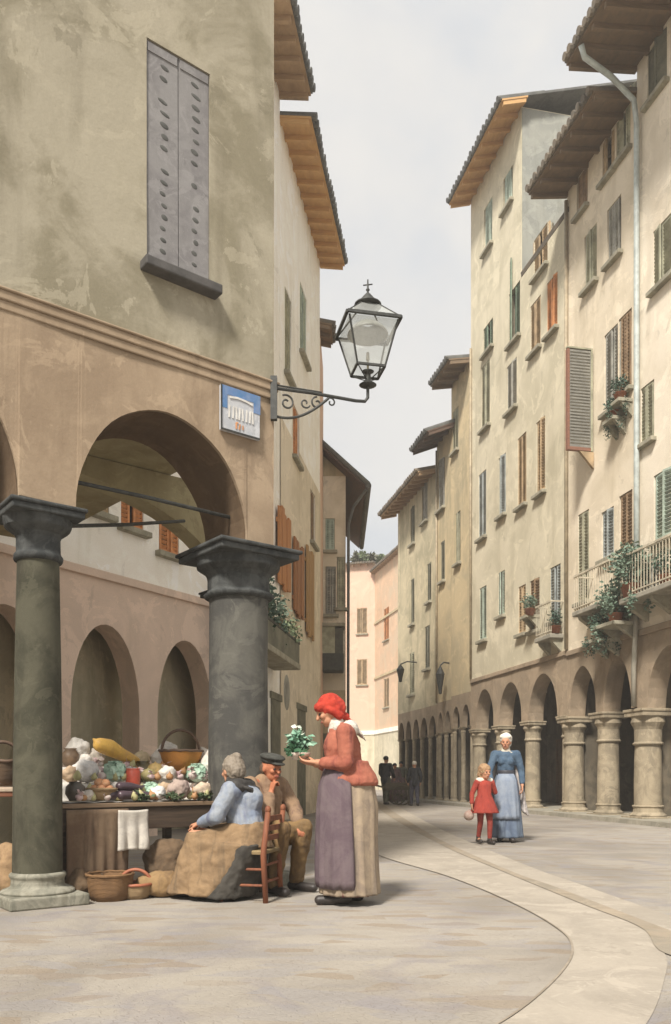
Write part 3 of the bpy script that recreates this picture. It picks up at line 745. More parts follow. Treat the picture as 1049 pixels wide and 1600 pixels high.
# --- B4 far houses, lower eaves, close-set pillars
t, fr = house('ochre house with brown eave, narrow and wedged behind the tallest right-hand house', bline(30.2), bline(28.3), 8, 15.2, M['ochre'],
    [(712,640,705,.6,'c','s'), (716,800,880,.5,'c','s'), (710,965,1040,.6,'c','d')], z0=3.9,
    eav=dict(over=.8, soffit=M['soffit_b'], tiles=M['slate'], pitch=10, ends=(0,.05)), group=G)
B4 = t
def pillars(t, L, n, zt, zl, mat):
    w_ = L/n; ar_ = [(k*w_+.10, (k+1)*w_-.10, zl-.75, zl) for k in range(n)]
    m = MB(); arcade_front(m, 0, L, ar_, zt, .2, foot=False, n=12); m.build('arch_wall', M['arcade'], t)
    for k in range(n+1): column(t, min(max(k*w_, .1), L-.1), .1, .085, zl-.95, zl-.75, .3, mat, mat, mat, .12, .14)
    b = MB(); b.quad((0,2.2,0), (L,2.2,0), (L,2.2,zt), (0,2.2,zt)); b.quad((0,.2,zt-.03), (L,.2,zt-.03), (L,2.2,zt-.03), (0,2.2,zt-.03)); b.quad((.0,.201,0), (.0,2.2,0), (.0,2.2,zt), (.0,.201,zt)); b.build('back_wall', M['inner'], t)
pillars(t, fr.L, 2, 3.9, 3.5, M['pier'])
t, fr = house('ochre house with dark blue-grey roof end, second of the low far right houses', bline(31.8), bline(30.2), 8, 13.7, M['ochre'],
    [(690,718,795,.75,'c','y'), (692,846,908,.5,'c','d'), (687,968,1040,.5,'c','s')], z0=3.8,
    eav=dict(over=1.0, soffit=M['soffit_d'], tiles=M['slate'], pitch=22, ends=(.02,.3)), group=G)
pillars(t, fr.L, 2, 3.8, 3.42, M['pier'])
m = MB(); m.tube([(.1,-.05,13.4), (.1,-.05,3.8)], .04, 8); m.build('downpipe', M['pipebrown'], t, smooth=True)
t, fr = house('farthest olive cream house on the right with orange-brown eave over dark pillars', bline(37.0), bline(31.8), 8, 12.75, M['olivecream'],
    [(645,792,850,.6,'c','d'), (664,735,815,.7,'c','y'), (645,905,975,.5,'c','d'), (671,880,940,.5,'c','d'), (644,1020,1085,.7,'c','s'), (668,978,1045,.6,'c','d')], z0=3.75,
    eav=dict(over=.75, soffit=M['soffit_t'], tiles=M['tiles'], pitch=14, ends=(.3,0)), group=G)
B5, F5 = t, fr
pillars(t, fr.L, 5, 3.75, 3.36, M['pier'])
# stone step in front of the right arcade
m = MB(); a = Fr(bline(37.0), bline(13.4)); 
m.add([tuple(a.w(x, y, z)) for x in (0, a.L) for y, z in ((-.55, 0), (-.55, .1), (2.9, .1), (2.9, 0))], [(0,4,5,1), (1,5,6,2), (0,1,2,3), (4,7,6,5)])
struct(m.build('pavement', M['kerb']))

# --- end of the street
EG = 'houses closing the far end of the street'
t, fr = house('pale pink end house with roof shrubs closing the street', (.4, 63), (2.95, 62.2), 10, 16.9, M['pink'],
    [(566,950,990,.8,'c','t'), (566,1030,1070,.8,'c','t')], eav=dict(over=.35, soffit=M['soffit_t'], tiles=M['tiles'], pitch=8, ends=(.1,0)), group=EG)
m = MB(); m.box(0, fr.L, -.12, -.01, 4.1, 4.4); m.build('string_course', M['white'], t)
m = MB(); m.box(0, fr.L, -.06, -.012, 0, 4.1); m.box(.7, 1.6, -.1, -.061, 0, 2.6); m.build('plinth', M['sage'], t)
t, fr = house('peach end house angled beside the pink one at the far end', (2.95, 62.2), (5.2, 52.5), 10, 16.2, M['peach'],
    [(604,950,1000,1.3,'c','o'), (604,1060,1105,1.3,'c','t')], eav=dict(over=.35, soffit=M['soffit_t'], tiles=M['tiles'], pitch=8, ends=(0,.2)), group=EG)
for z in (12.3, 8.2): m = MB(); m.box(0, fr.L, -.08, -.01, z, z+.15); m.build('string_course', M['ochre'], t)
m = MB(); m.box(0, fr.L, -.12, -.01, 4.1, 4.4); m.build('string_course', M['white'], t)
m = MB(); m.box(0, fr.L, -.06, -.012, 0, 4.1); m.build('plinth', M['sage'], t)
m = MB(); m.box(fr.L*.72, fr.L*.72+.8, 1.2, 2.0, 16.2, 18.6); m.box(fr.L*.72-.1, fr.L*.72+.9, 1.1, 2.1, 18.6, 18.8); m.build('chimney', M['soffit_t'], t)
# --- left row
LG = 'houses along the left side of the street'
def aline(d): return (-4.11+.151*d, d)
t, fr = house('leftmost street house, only its high tan eave showing past the corner house', aline(16.45), aline(18.85), 8, 16.45, M['white'],
    [], eav=dict(over=.72, soffit=M['soffit_t'], tiles=M['slate'], pitch=9, ends=(.1,0)), group=LG)
t, fr = house('white house on the left with long orange eave and big orange shutters', aline(18.85), aline(24.2), 8, 15.95, M['white'],
    [(474,455,560,.9,'c','m'), (450,460,590,.7,'c','s'), (488,770,850,.75,'c','n'), (462,640,720,.8,'c','o'), ],
    eav=dict(over=.72, soffit=M['soffit_o'], tiles=M['slate'], pitch=9, ends=(0,.1)), group=LG)
A2, FA2 = t, fr
m = MB(); wall_grid(m, .002, fr.L-.002, 0, 9.2, holes_of(win_px(fr, [(488,770,850,.75,0,0), (462,640,720,.8,0,0)])), rev=.02, amp=0)
m.xf(Matrix.Translation((0,-.02,0))).build('lower_wall', M['cream2'], t)
ob = (wood('orange_boards', (.50,.215,.075), (.38,.165,.06), sc=(5,1,.5)), wood('rust_boards', (.36,.15,.055), (.27,.12,.05), sc=(5,1,.5)), wood('ochre_boards', (.42,.25,.10), (.34,.2,.085), sc=(5,1,.5)))
for qi, (pa_, pb_, zlo, zhi) in enumerate(((430, 449, 5.3, 7.0), (455, 470, 5.0, 6.75), (475, 486, 4.75, 7.0))):
    sA = fr.hit(pa_, 900)[0]; sB = fr.hit(pb_, 900)[0]
    m = MB(); nb = 5
    for k in range(nb):
        xa = sA+(sB-sA)*k/nb; m.box(xa+.006, xa+(sB-sA)/nb-.006, -.10-.012*(k%2), -.055, zlo+.06*math.sin(k*2.1+qi), zhi+.08*math.sin(k*1.7+qi))
    for z in (zlo+.3, zhi-.35): m.box(sA, sB, -.054, -.022, z, z+.1)
    m.build('boarded_shutter', ob[qi], t)
for px, pt, pb, w_ in ((430,1050,1250,.9), (470,1100,1240,1.1)):
    s, zt = fr.hit(px, pt); m = MB(); m.box(s-w_/2, s+w_/2, -.03, .1, 0, 2.7); m.box(s-w_/2-.1, s+w_/2+.1, -.05, -.005, 2.7, 2.85); m.build('door', SH['d'], t)
s, zc = fr.hit(447, 1082); m = MB(); m.ellip((s,-.02,zc), (.34,.03,.42), nu=20); m.build('oval_window', SH['y'], t)
t, fr = house('low narrow left house under a short brown eave end', (-.47, 24.2), (-.40, 26.9), 8, 14.2, M['pink'],
    [], eav=dict(over=.36, soffit=M['soffit_b'], tiles=M['tiles'], pitch=12, ends=(0,-1.6)), group=LG)
# --- gabled house: its end wall faces us
gx0, gx1, gy, gh = -1.6, .33, 27.0, 10.75
t = thing('gabled_house', 'grey-tan gabled house with dark brown verge standing proud of the left row', 'house', (gx0, gy, 0), 0, LG)
fr = Fr((gx0, gy), (gx1, gy)); ws = win_px(fr, [(516,810,860,.3,'c','m'), (517,885,960,.34,'c','y'), (533,870,950,.26,'c','s')])
L = fr.L
shell(t, L, 6.4, 0, gh, M['cream2'], holes_of(ws))
for s, zb, zt, w_, st, col in ws: window(t, s, zb, zt, w_, st, col)
rid = gh+1.75
m = MB(); m.add([(-1.93,0,gh), (L,0,gh), (0,0,rid), (-1.93,6.4,gh), (L,6.4,gh), (0,6.4,rid)], [(0,1,2), (3,5,4), (1,4,5,2), (0,2,5,3), (0,3,4,1)]); m.build('gable', M['ochre'], t)
def slope(x): return rid+(gh-rid)*(x/L)
ov = .62
m = MB(); xa, xb = -.05, L+ov
vs = []
for y in (-.55, 6.6):
    vs += [(xa,y,slope(xa)+.02), (xb,y,slope(xb)+.02), (xb,y,slope(xb)+.12), (xa,y,slope(xa)+.12)]
m.add(vs, [(0,1,2,3), (4,7,6,5), (0,4,5,1), (1,5,6,2), (2,6,7,3), (0,3,7,4)]); m.build('eave', M['soffit_d'], t)
m = MB()
vs = []
for y in (-.6, 6.65):
    vs += [(xa,y,slope(xa)+.121), (xb+.05,y,slope(xb+.05)+.121), (xb+.05,y,slope(xb+.05)+.2), (xa,y,slope(xa)+.2)]
m.add(vs, [(0,1,2,3), (4,7,6,5), (0,4,5,1), (1,5,6,2), (2,6,7,3), (0,3,7,4)])
m.add([(xa,-.6,rid+.15), (xa,6.65,rid+.15), (-2.6,6.65,gh-.4), (-2.6,-.6,gh-.4)], [(0,1,2,3)])
for k in range(28):
    y = -.55+k*.26; m.tube([(xb+.1,y,slope(xb+.1)+.2), (xa,y,slope(xa)+.2)], [.085,.07], 8)
m.build('roof', M['slate'], t)
m = MB(); m.tube([(xb+.1,-.6,slope(xb)+.06), (xb+.1,6.6,slope(xb)+.06)], .09, 10); m.tube([(xb+.02,-.42,slope(xb)-.02), (L+.25,-.2,slope(xb)-.5), (L+.09,-.06,gh-1.6), (L+.07,-.06,.2)], .05, 8); m.build('gutter', M['slate'], t)
m = MB(); m.box(0, L-.002, -.02, -.002, 0, 3.8); m.build('lower_wall', M['ochre'], t)
for x0 in (1.05,): m = MB(); m.box(x0-.3, x0+.3, -.05, -.021, 0, 2.4); m.build('door', SH['d'], t)
# --- house across the side street, seen under the arch
Lf = Fr((-6.6, 8.6), (-1.62, 16.6))
t = thing('arcade_house', 'white house with orange shutters and rose arcade seen through the corner arch', 'house', (Lf.o.x, Lf.o.y, 0), Lf.ang)
lw = win_px(Lf, [(152,728,800,.5,'c','t'), (207,752,826,.5,'c','o'), (264,790,866,.5,'c','o')])
mb = MB(); wall_grid(mb, 0, Lf.L, 4.2, 9.5, holes_of(lw)); mb.quad((0,0,4.2), (0,0,9.5), (0,5,9.5), (0,5,4.2)); mb.quad((0,5,4.2), (0,5,9.5), (Lf.L,5,9.5), (Lf.L,5,4.2)); mb.quad((0,0,9.5), (Lf.L,0,9.5), (Lf.L,5,9.5), (0,5,9.5)); mb.build('wall', M['white'], t)
for s, zb, zt, w_, st, col in lw: window(t, s, zb, zt, w_, st, col)
s1_, s2_ = Lf.hit(167, 1100)[0], Lf.hit(291, 1100)[0]
sp = s2_-s1_
arl = [(s1_-sp*k-.72, s1_-sp*k+.72, 2.05, 3.45) for k in (2, 1, 0)]+[(s2_-.72, s2_+.72, 2.05, 3.45)]
arl = [a for a in arl if a[0] > .1]
mb = MB(); arcade_front(mb, 0, Lf.L, arl, 4.2, .4, foot=True); mb.build('arch_wall', M['pinkwall'], t)
mb = MB(); mb.quad((0,.9,0), (Lf.L,.9,0), (Lf.L,.9,4.2), (0,.9,4.2)); mb.quad((0,.4,4.18), (Lf.L,.4,4.18), (Lf.L,.9,4.18), (0,.9,4.18)); mb.build('back_wall', M['olivecream'], t)
mb = MB(); mb.box(0, Lf.L, -.06, -.002, 4.15, 4.28); mb.build('string_course', M['pinkwall'], t, bevel=.01)
# ------------------------------------------------------------------ people (forward +x, left +y)
skin = wash('skin', (.52,.27,.165), (.46,.215,.125), (.42,.16,.10), s1=9, s2=20, streak=.3, rough=.6, bump=.1)
skin2 = wash('skin_ruddy', (.46,.18,.095), (.36,.13,.07), (.30,.10,.06), s1=12, s2=24, streak=.3, rough=.6, bump=.1)
eye_m = plain('dark_eye', (.03,.02,.018), .3, .1); lip_m = plain('lips', (.33,.09,.07), .5, .1)
V = Vector

def basis(f, up=(0,0,1)):
    f = V(f).normalized(); s = V(up).cross(f).normalized(); return f, s, f.cross(s).normalized()   # forward, left, up

def head(b, c, f, up=(0,0,1), k=1.0, neck=None):
    """skull, jaw, nose, brow, ears; c = skull centre"""
    f, s, u = basis(f, up); c = V(c); rot = Matrix((f, s, u)).transposed()
    p = lambda x, y, z: c+(f*x+s*y+u*z)*k
    b.ellip(p(-.005,0,.012), (.098*k,.076*k,.102*k), rot); b.ellip(p(.035,0,-.06), (.058*k,.055*k,.062*k), rot)
    b.cap(p(.062,0,-.088), p(.07,0,-.092), .024*k, .02*k)               # chin
    b.cap(p(.088,0,.02), p(.112,0,-.022), .009*k, .0155*k)              # nose
    b.cap(p(.082,-.03,.028), p(.082,.03,.028), .014*k, .014*k)          # brow
    b.cap(p(.07,-.04,-.02), p(.07,-.03,-.03), .022*k, .02*k); b.cap(p(.07,.04,-.02), p(.07,.03,-.03), .022*k, .02*k)   # cheeks
    b.cap(p(.085,-.016,-.058), p(.085,.016,-.058), .011*k, .011*k)      # mouth
    for sg in (-1, 1): b.ellip(p(-.005, sg*.077, -.012), (.022*k,.01*k,.032*k), rot, 10, 8)
    if neck is not None: b.cap(neck, p(-.02,0,-.06), .054*k, .05*k)
    return p, rot
def face(par, p, k=1.0):
    for sg in (-1, 1):
        m = MB(); m.ellip(p(.083, sg*.031, .004), .0115*k, None, 10, 8); m.build('eye', eye_m, par, smooth=True)
    m = MB(); m.cap(p(.0955,-.018,-.058), p(.0955,.018,-.058), .006*k, .006*k, 8); m.build('mouth', lip_m, par, smooth=True)

def hand(b, wrist, d, nrm, side=1, curl=(25,30,20), k=1.0, spread=.08, thumb=35):
    """palm, four fingers bent towards nrm (the palm's facing), thumb on side*left of d"""
    d = V(d).normalized(); n = V(nrm); n = (n-d*n.dot(d)).normalized(); l = d.cross(n).normalized()*side
    w = V(wrist); P = lambda a, c, e: w+(d*a+l*c+n*e)*k
    for c0, c1 in ((-.012,-.031), (-.004,-.0105), (.004,.0105), (.012,.031)):
        b.cap(P(0,c0,0), P(.085,c1,0), .0155*k, .0115*k, 10)
    b.cap(P(.02,.018,.006), P(.05,.026,.008), .016*k, .013*k, 10)
    for c1, ln in ((-.031,.060), (-.0105,.078), (.0105,.084), (.031,.074)):
        q = P(.085, c1, 0); a = 0; sp = c1*spread/.031
        for j, (fr_, rr) in enumerate(((.45,.0098), (.31,.0088), (.24,.0078))):
            a += R(curl[j]); dd = (d*math.cos(a)+n*math.sin(a)+l*sp*math.cos(a)).normalized()
            q2 = q+dd*ln*fr_*k; b.cap(q, q2, rr*k, rr*.93*k, 8); q = q2
    q = P(.022, .026, .006); a0 = R(thumb)
    for ln, rr, bend in ((.042,.0125,0), (.032,.0108,14), (.026,.0095,12)):
        a0 -= R(bend); dd = (d*math.cos(a0)+l*math.sin(a0)+n*.35).normalized()
        q2 = q+dd*ln*k; b.cap(q, q2, rr*k, rr*.92*k, 8); q = q2

def limbs(b, J, k=1.0, legs=True, fat=1.0):
    b.chain([J['pelvis'], J['waist'], J['chest']], [.125*fat*k, .112*fat*k, .125*fat*k])
    hl, hr = V(J['hipL']), V(J['hipR']); b.cap(hl, hr, .1*fat*k, .1*fat*k); b.cap(J['shL'], J['shR'], .058*k, .058*k); b.cap(J['chest'], J['neck'], .10*k, .055*k)
    for s in 'LR':
        b.chain([J['sh'+s], J['el'+s], J['wr'+s]], [.052*k, .041*k, .027*k])
        if legs:
            b.chain([J['hip'+s], J['kn'+s], J['an'+s]], [.086*fat*k, .056*k, .038*k])
            a = V(J['an'+s]); t = V(J['toe'+s]); b.cap(a+V((0,0,-.03*k)), t, .038*k, .028*k)
def shoe(par, a, t, mat, k=1.0):
    a, t = V(a), V(t); m = MB(); d = (t-a); d.z = 0; d.normalize(); z = t.z
    m.cap(V((a.x,a.y,z+.018*k))-d*.045*k, V((t.x,t.y,z+.012*k))+d*.015*k, .043*k, .038*k); m.cap(V((a.x,a.y,z+.03*k)), V((a.x,a.y,a.z+.02*k)), .046*k, .047*k)
    m.v = [(x, y, max(zz, z-.028*k)) for x, y, zz in m.v]
    m.build('shoe', mat, par, smooth=True)
def place(o, label, loc, rz, group=None):
    tag(o, label, 'person', group); o.location = loc; o.rotation_euler = (0, 0, rz)

shoe_m = plain('black_shoe', (.035,.028,.025), .5, .3)
# ---- standing woman with red headscarf, in profile to the left
J = dict(pelvis=(-.03,0,.94), waist=(.0,0,1.08), chest=(.02,0,1.27), neck=(.075,0,1.43), hipL=(-.02,.09,.9), hipR=(-.02,-.09,.9), shL=(.01,.17,1.37), shR=(.01,-.17,1.37),
         elL=(.0,.215,1.13), elR=(.03,-.21,1.12), wrL=(.235,.11,1.135), wrR=(.245,-.10,1.12), knL=(.02,.09,.48), knR=(.0,-.09,.48), anL=(.04,.09,.09), anR=(-.06,-.08,.09),
         toeL=(.2,.1,.03), toeR=(.1,-.1,.03))
b = MB(); limbs(b, J); p, rot = head(b, (.135,0,1.555), (.86,.10,-.42), k=1.02, neck=J['neck'])
hand(b, J['wrL'], (.93,-.22,.12), (0,0,1), side=1, curl=(12,24,20)); hand(b, J['wrR'], (.93,.22,.12), (0,0,1), side=-1, curl=(12,24,20))
W1 = b.build('person', skin, None, voxel=.0062); face(W1, p, 1.02)
sk_m = cloth('beige_skirt', (.36,.28,.195), (.27,.21,.155), (.15,.125,.11), s1=4, streak=.6)
def folds(n, a, ph=0):
    return lambda r, z, q, t: r*(1+a*(1-t)*(math.sin(n*q+ph)*.6+math.sin(n*1.7*q+1.3+ph)*.4)) 
m = MB(); m.lathe([(.245,.085), (.247,.10), (.242,.3), (.232,.55), (.218,.78), (.20,.95), (.165,1.06), (.15,1.1)], 72, (0.0,0,0), sx=.98, sy=1.06, fn=folds(13, .085)); 
m.v = [(x-.035*(1-min(1,z/.9))-(.05*max(0, -x/.25)*math.exp(-((z-.85)/.25)**2)), y, z) for x, y, z in m.v]
m.build('skirt', sk_m, W1, smooth=True, solid=.006)
m = MB(); m.lathe([(.256,.14), (.262,.2), (.259,.35), (.249,.56), (.235,.78), (.215,.95), (.178,1.06), (.162,1.10)], 48, (0.012,0,0), sx=.98, sy=1.075, a0=R(-104), a1=R(104), fn=folds(13, .07, .1))
m.v = [(x-.03*(1-min(1,z/.9)), y, z) for x, y, z in m.v]
m.build('apron', cloth('purple_apron', (.115,.082,.095), (.155,.118,.125), (.075,.05,.062), s1=4, streak=.6), W1, smooth=True, solid=.006)
m = MB(); m.lathe([(.228,.08), (.23,.1), (.224,.2)], 48, (-.03,0,0), sx=.98, sy=1.06, fn=folds(15, .06)); m.build('petticoat', cloth('maroon_hem', (.15,.06,.055), (.11,.05,.05), s1=8), W1, smooth=True, solid=.005)
jk = cloth('red_jacket', (.36,.125,.08), (.29,.09,.06), (.15,.045,.042), s1=5, streak=.9)
m = MB(); m.chain([(-.01,0,1.05), (.015,0,1.13), (.035,0,1.27), (.05,0,1.38)], [.152,.145,.15,.10])
m.ellip((.07,.055,1.26), (.095,.08,.085)); m.ellip((.07,-.055,1.26), (.095,.08,.085)); m.cap((.0,.15,1.36), (.0,-.15,1.36), .073, .073)
m.lathe([(.0,.95), (.16,.945), (.198,.952), (.212,.975), (.208,1.01), (.188,1.06), (.162,1.11), (.15,1.15), (0,1.15)], 40, (-.025,0,0), sx=1.02, sy=1.06, fn=lambda r, z, q, t: r*(1+.05*math.sin(7*q+1)*max(0,(1.1-z)*5)) + (.035*max(0,-math.cos(q))*max(0,1.12-z)*5*.9 if r > .1 else 0))
for s in 'LR': m.chain([J['sh'+s], J['el'+s], V(J['el'+s]).lerp(V(J['wr'+s]), .72)], [.076, .062, .05])
m.build('jacket', jk, W1, voxel=.008, disp=.022, dscale=.09)
m = MB(); m.cap((.065,0,1.40), (.08,0,1.455), .088, .066); m.cap((-.03,.09,1.405), (-.03,-.09,1.405), .07, .07); m.hull([(-.13,.07,1.36),(-.13,-.07,1.36),(-.17,0,1.30),(-.02,.1,1.43),(-.02,-.1,1.43),(-.1,0,1.42)]); m.cap((.07,.06,1.42), (.12,0,1.36), .04, .03)
m.build('neck_scarf', cloth('white_scarf', (.62,.58,.51), (.50,.46,.40), s1=8), W1, voxel=.008, disp=.02, dscale=.05)
m = MB()
P = p; m.ellip(P(-.02,0,.03), (.112,.092,.106), rot); m.ellip(P(-.05,0,.0), (.092,.09,.1), rot); m.cap(P(-.07,0,-.07), P(-.10,0,-.10), .05, .03); m.hull([P(-.09,.01,-.08), P(-.09,-.01,-.08), P(-.15,.03,-.17), P(-.13,-.04,-.19), P(-.11,0,-.17), P(-.10,.02,-.10)]); m.cap(P(.0,.075,.0), P(-.05,.06,-.07), .03, .035); m.cap(P(.0,-.075,.0), P(-.05,-.06,-.07), .03, .035); m.cap(P(.055,-.04,.055), P(.055,.04,.055), .044, .044)
m.build('headscarf', cloth('red_headscarf', (.44,.05,.03), (.36,.035,.022), (.25,.022,.018), s1=10), W1, voxel=.006, disp=.014, dscale=.045, it=3)
for s in 'LR': shoe(W1, J['an'+s], J['toe'+s], shoe_m)
place(W1, 'woman in red headscarf, red jacket and purple apron standing in profile, holding up leafy greens', (.085, 6.72, 0), R(180))
# her bowl and greens
bx = V((.085-.385, 6.72, 1.155))
bo = MB(); bo.lathe([(.0,.0), (.05,.002), (.055,.012), (.085,.03), (.105,.058), (.10,.06), (.08,.036), (.0,.015)], 28); 
B = bo.build('bowl', wash('pale_pink_glaze', (.58,.44,.36), (.62,.55,.48), s1=9, s2=12, rough=.5, bump=.1), None, smooth=True); tag(B, 'pale pinkish bowl resting on the hands of the red scarfed woman', 'bowl'); B.location = bx
G1 = thing('leafy_greens', 'bunch of mint and dark green leafy vegetables standing in the pale bowl', 'vegetables', (bx.x, bx.y, bx.z+.03))
rg = random.Random(3); m = MB(); leaves(m, (.0,0,.12), (.095,.09,.11), 230, .06, rg); m.build('leaves', leafmat('mint_leaf', (.14,.30,.20), (.27,.41,.30)), G1)
m = MB(); leaves(m, (-.01,-.03,.04), (.10,.08,.055), 170, .055, rg); m.build('outer_leaves', leafmat('deep_leaf', (.035,.10,.05), (.07,.17,.085)), G1)
m = MB(); leaves(m, (.0,.02,.19), (.06,.06,.07), 22, .05, rg); m.build('pale_tips', leafmat('pale_leaf', (.55,.62,.5), (.66,.68,.6)), G1)

# ---- seated woman, her back half turned, facing the stall
J = dict(pelvis=(.0,0,.5), waist=(.03,0,.63), chest=(.08,0,.82), neck=(.115,0,.965), hipL=(.03,.1,.48), hipR=(.03,-.1,.48), shL=(.09,.175,.91), shR=(.09,-.175,.91),
         elL=(.18,.235,.70), elR=(.19,-.235,.69), wrL=(.40,.09,.63), wrR=(.42,-.09,.62), knL=(.45,.12,.52), knR=(.45,-.12,.52), anL=(.47,.1,.1), anR=(.43,-.1,.1), toeL=(.62,.1,.03), toeR=(.58,-.1,.03))
b = MB(); limbs(b, J, fat=1.1); p, rot = head(b, (.15,-.01,1.075), (.84,-.52,-.22), neck=J['neck'])
hand(b, J['wrL'], (.8,-.5,-.1), (0,-.3,-1), side=1, curl=(25,30,20)); hand(b, J['wrR'], (.85,.4,-.1), (0,.3,-1), side=-1, curl=(25,30,20))
W2 = b.build('person', skin, None, voxel=.0068); face(W2, p)
m = MB(); ring = lambda x, z, rx, ry, n=14: [(x+rx*math.cos(2*math.pi*i/n), ry*math.sin(2*math.pi*i/n), z) for i in range(n)]
m.hull(ring(.0,.64,.15,.19)+ring(-.02,.44,.19,.23)+ring(.42,.54,.09,.23)); m.hull(ring(.40,.56,.11,.235)+ring(.42,.3,.17,.25)+ring(.46,.05,.26,.30)); m.hull(ring(.0,.47,.17,.285)+ring(.12,.24,.17,.30)+ring(.30,.05,.30,.33)+ring(.4,.5,.1,.25))
SKB = m.build('skirt', cloth('brown_skirt', (.27,.18,.10), (.21,.14,.08), (.10,.075,.05), s1=4, streak=.8), W2, voxel=.011, disp=.05, dscale=.13)
bl_m = cloth('blue_blouse', (.215,.255,.33), (.30,.325,.36), (.13,.14,.22), s1=5, streak=.9)
m = MB(); m.chain([(-.0,0,.55), (.03,0,.66), (.085,0,.82), (.10,0,.9)], [.158,.152,.155,.12]); m.cap((.08,.155,.90), (.08,-.155,.90), .078, .078); m.cap((.0,0,.82), (.04,0,.74), .13, .13)
for s in 'LR': m.chain([J['sh'+s], J['el'+s], V(J['el'+s]).lerp(V(J['wr'+s]), .85)], [.08, .068, .052])
m.build('blouse', bl_m, W2, voxel=.009, disp=.026, dscale=.1)
m = MB(); m.cap((.11,0,.93), (.125,0,.98), .105, .08); m.cap((.06,.13,.935), (.06,-.13,.935), .075, .075); m.hull([(-.06,.12,.93), (-.06,-.12,.93), (-.1,0,.80), (.0,.16,.95), (.0,-.16,.95)]); m.cap((.16,.11,.92), (.2,0,.86), .045, .04); m.cap((.16,-.11,.92), (.2,0,.86), .045, .04)
m.build('shawl', cloth('black_shawl', (.045,.042,.04), (.075,.07,.065), s1=8), W2, voxel=.009, disp=.015, dscale=.06)
m = MB(); m.ellip(p(-.025,0,.03), (.106,.09,.102), rot); m.ellip(p(-.055,0,-.01), (.085,.085,.095), rot); m.ellip(p(-.08,0,.095), (.045,.045,.04), rot)
m.build('hair', wash('grey_hair', (.20,.165,.125), (.27,.23,.185), (.12,.09,.065), s1=20, s2=40, rough=.7), W2, voxel=.008, disp=.02, dscale=.025)
for s in 'LR': shoe(W2, J['an'+s], J['toe'+s], shoe_m)
place(W2, 'grey haired woman in blue blouse, black shawl and brown skirt seated before the stall', (-.73, 6.97, 0), R(163))
# her chair
chw = wood('red_brown_chair', (.25,.085,.035), (.15,.05,.025), sc=(6,6,1))
cr = thing('chair', 'red-brown wooden ladder-back chair under the seated woman in blue', 'chair', (-.70, 6.96, 0), R(166))
for sy in (-1, 1):
    m = MB(); m.tube([(-.19,sy*.2,0), (-.17,sy*.2,.4), (-.21,sy*.2,.74)], [.022,.025,.022], 10); m.ellip((-.21,sy*.2,.755), (.026,.026,.034)); m.build('leg', chw, cr, smooth=True)
    m = MB(); m.tube([(.19,sy*.2,0), (.19,sy*.2,.41)], [.016,.02], 10); m.build('leg', chw, cr, smooth=True)
    for z in (.14, .27): m = MB(); m.tube([(-.168,sy*.2,z), (.19,sy*.2,z)], .011, 8); m.build('stretcher', chw, cr)
for z in (.16, .3): m = MB(); m.tube([(-.17,-.2,z), (-.17,.2,z)], .011, 8); m.build('stretcher', chw, cr)
m = MB(); m.tube([(.19,-.2,.2), (.19,.2,.2)], .011, 8); m.build('stretcher', chw, cr)
for z in (.52, .6, .68): m = MB(); m.obox((-.178-(z-.5)*.1,0,z), (.008,0,0), (0,.2,0), (0,0,.022)); m.build('back_slat', chw, cr)
m = MB(); m.box(-.185, .21, -.215, .215, .39, .425); m.build('seat', weave('rush_seat', (.36,.26,.13), (.24,.17,.08)), cr, bevel=.012)

# ---- man in a flat cap, chin on his hand, sitting against the corner column
J = dict(pelvis=(.0,0,.48), waist=(.0,0,.62), chest=(.03,0,.83), neck=(.06,0,.99), hipL=(.03,.1,.46), hipR=(.03,-.1,.46), shL=(.04,.185,.95), shR=(.04,-.185,.95),
         elL=(.17,.25,.71), elR=(.26,-.20,.66), wrL=(.33,.12,.6), wrR=(.20,-.08,.885), knL=(.37,.15,.56), knR=(.38,-.13,.57), anL=(.27,.16,.09), anR=(.30,-.15,.09), toeL=(.44,.19,.03), toeR=(.47,-.18,.03))
b = MB(); limbs(b, J, fat=1.08); p, rot = head(b, (.115,0,1.10), (.93,-.05,-.2), neck=J['neck'])
hand(b, J['wrL'], (.7,-.3,-.4), (.3,0,-1), side=1, curl=(30,35,20)); hand(b, J['wrR'], (.05,.25,.9), (.2,1,.1), side=1, curl=(60,60,35))
MM = b.build('person', skin2, None, voxel=.0068); face(MM, p)
br = cloth('brown_coat', (.235,.155,.10), (.31,.205,.125), (.14,.085,.065), s1=5, streak=.8)
m = MB(); m.chain([(-.0,0,.5), (.0,0,.62), (.035,0,.82), (.05,0,.92)], [.165,.155,.16,.12]); m.cap((.03,.17,.93), (.03,-.17,.93), .08, .08)
for s in 'LR': m.chain([J['sh'+s], J['el'+s], V(J['el'+s]).lerp(V(J['wr'+s]), .8)], [.08, .07, .053])
m.cap((.05,.05,.97), (.05,-.05,.97), .075, .075); m.build('coat', br, MM, voxel=.009, disp=.028, dscale=.1)
m = MB()
for s in 'LR': m.chain([J['hip'+s], J['kn'+s], V(J['kn'+s]).lerp(V(J['an'+s]), .95)], [.12, .09, .068])
m.cap(J['hipL'], J['hipR'], .12, .12); m.build('trousers', cloth('ochre_brown_trousers', (.24,.15,.065), (.17,.11,.055), (.09,.055,.035), s1=5, streak=.8), MM, voxel=.009, disp=.028, dscale=.1)
m = MB(); m.ellip(p(-.005,0,.075), (.12,.105,.04), rot); m.cap(p(-.02,0,.06), p(.0,0,.06), .092, .092); m.v = [v for v in m.v]
cp = MB(); cp.ellip(p(0,0,.098), (.128,.112,.034), rot); cp.ellip(p(-.012,0,.066), (.106,.092,.045), rot); cp.ellip(p(.092,0,.055), (.06,.066,.013), rot)
cp.build('cap', cloth('black_cap', (.045,.045,.04), (.08,.08,.07), s1=12), MM, voxel=.007)
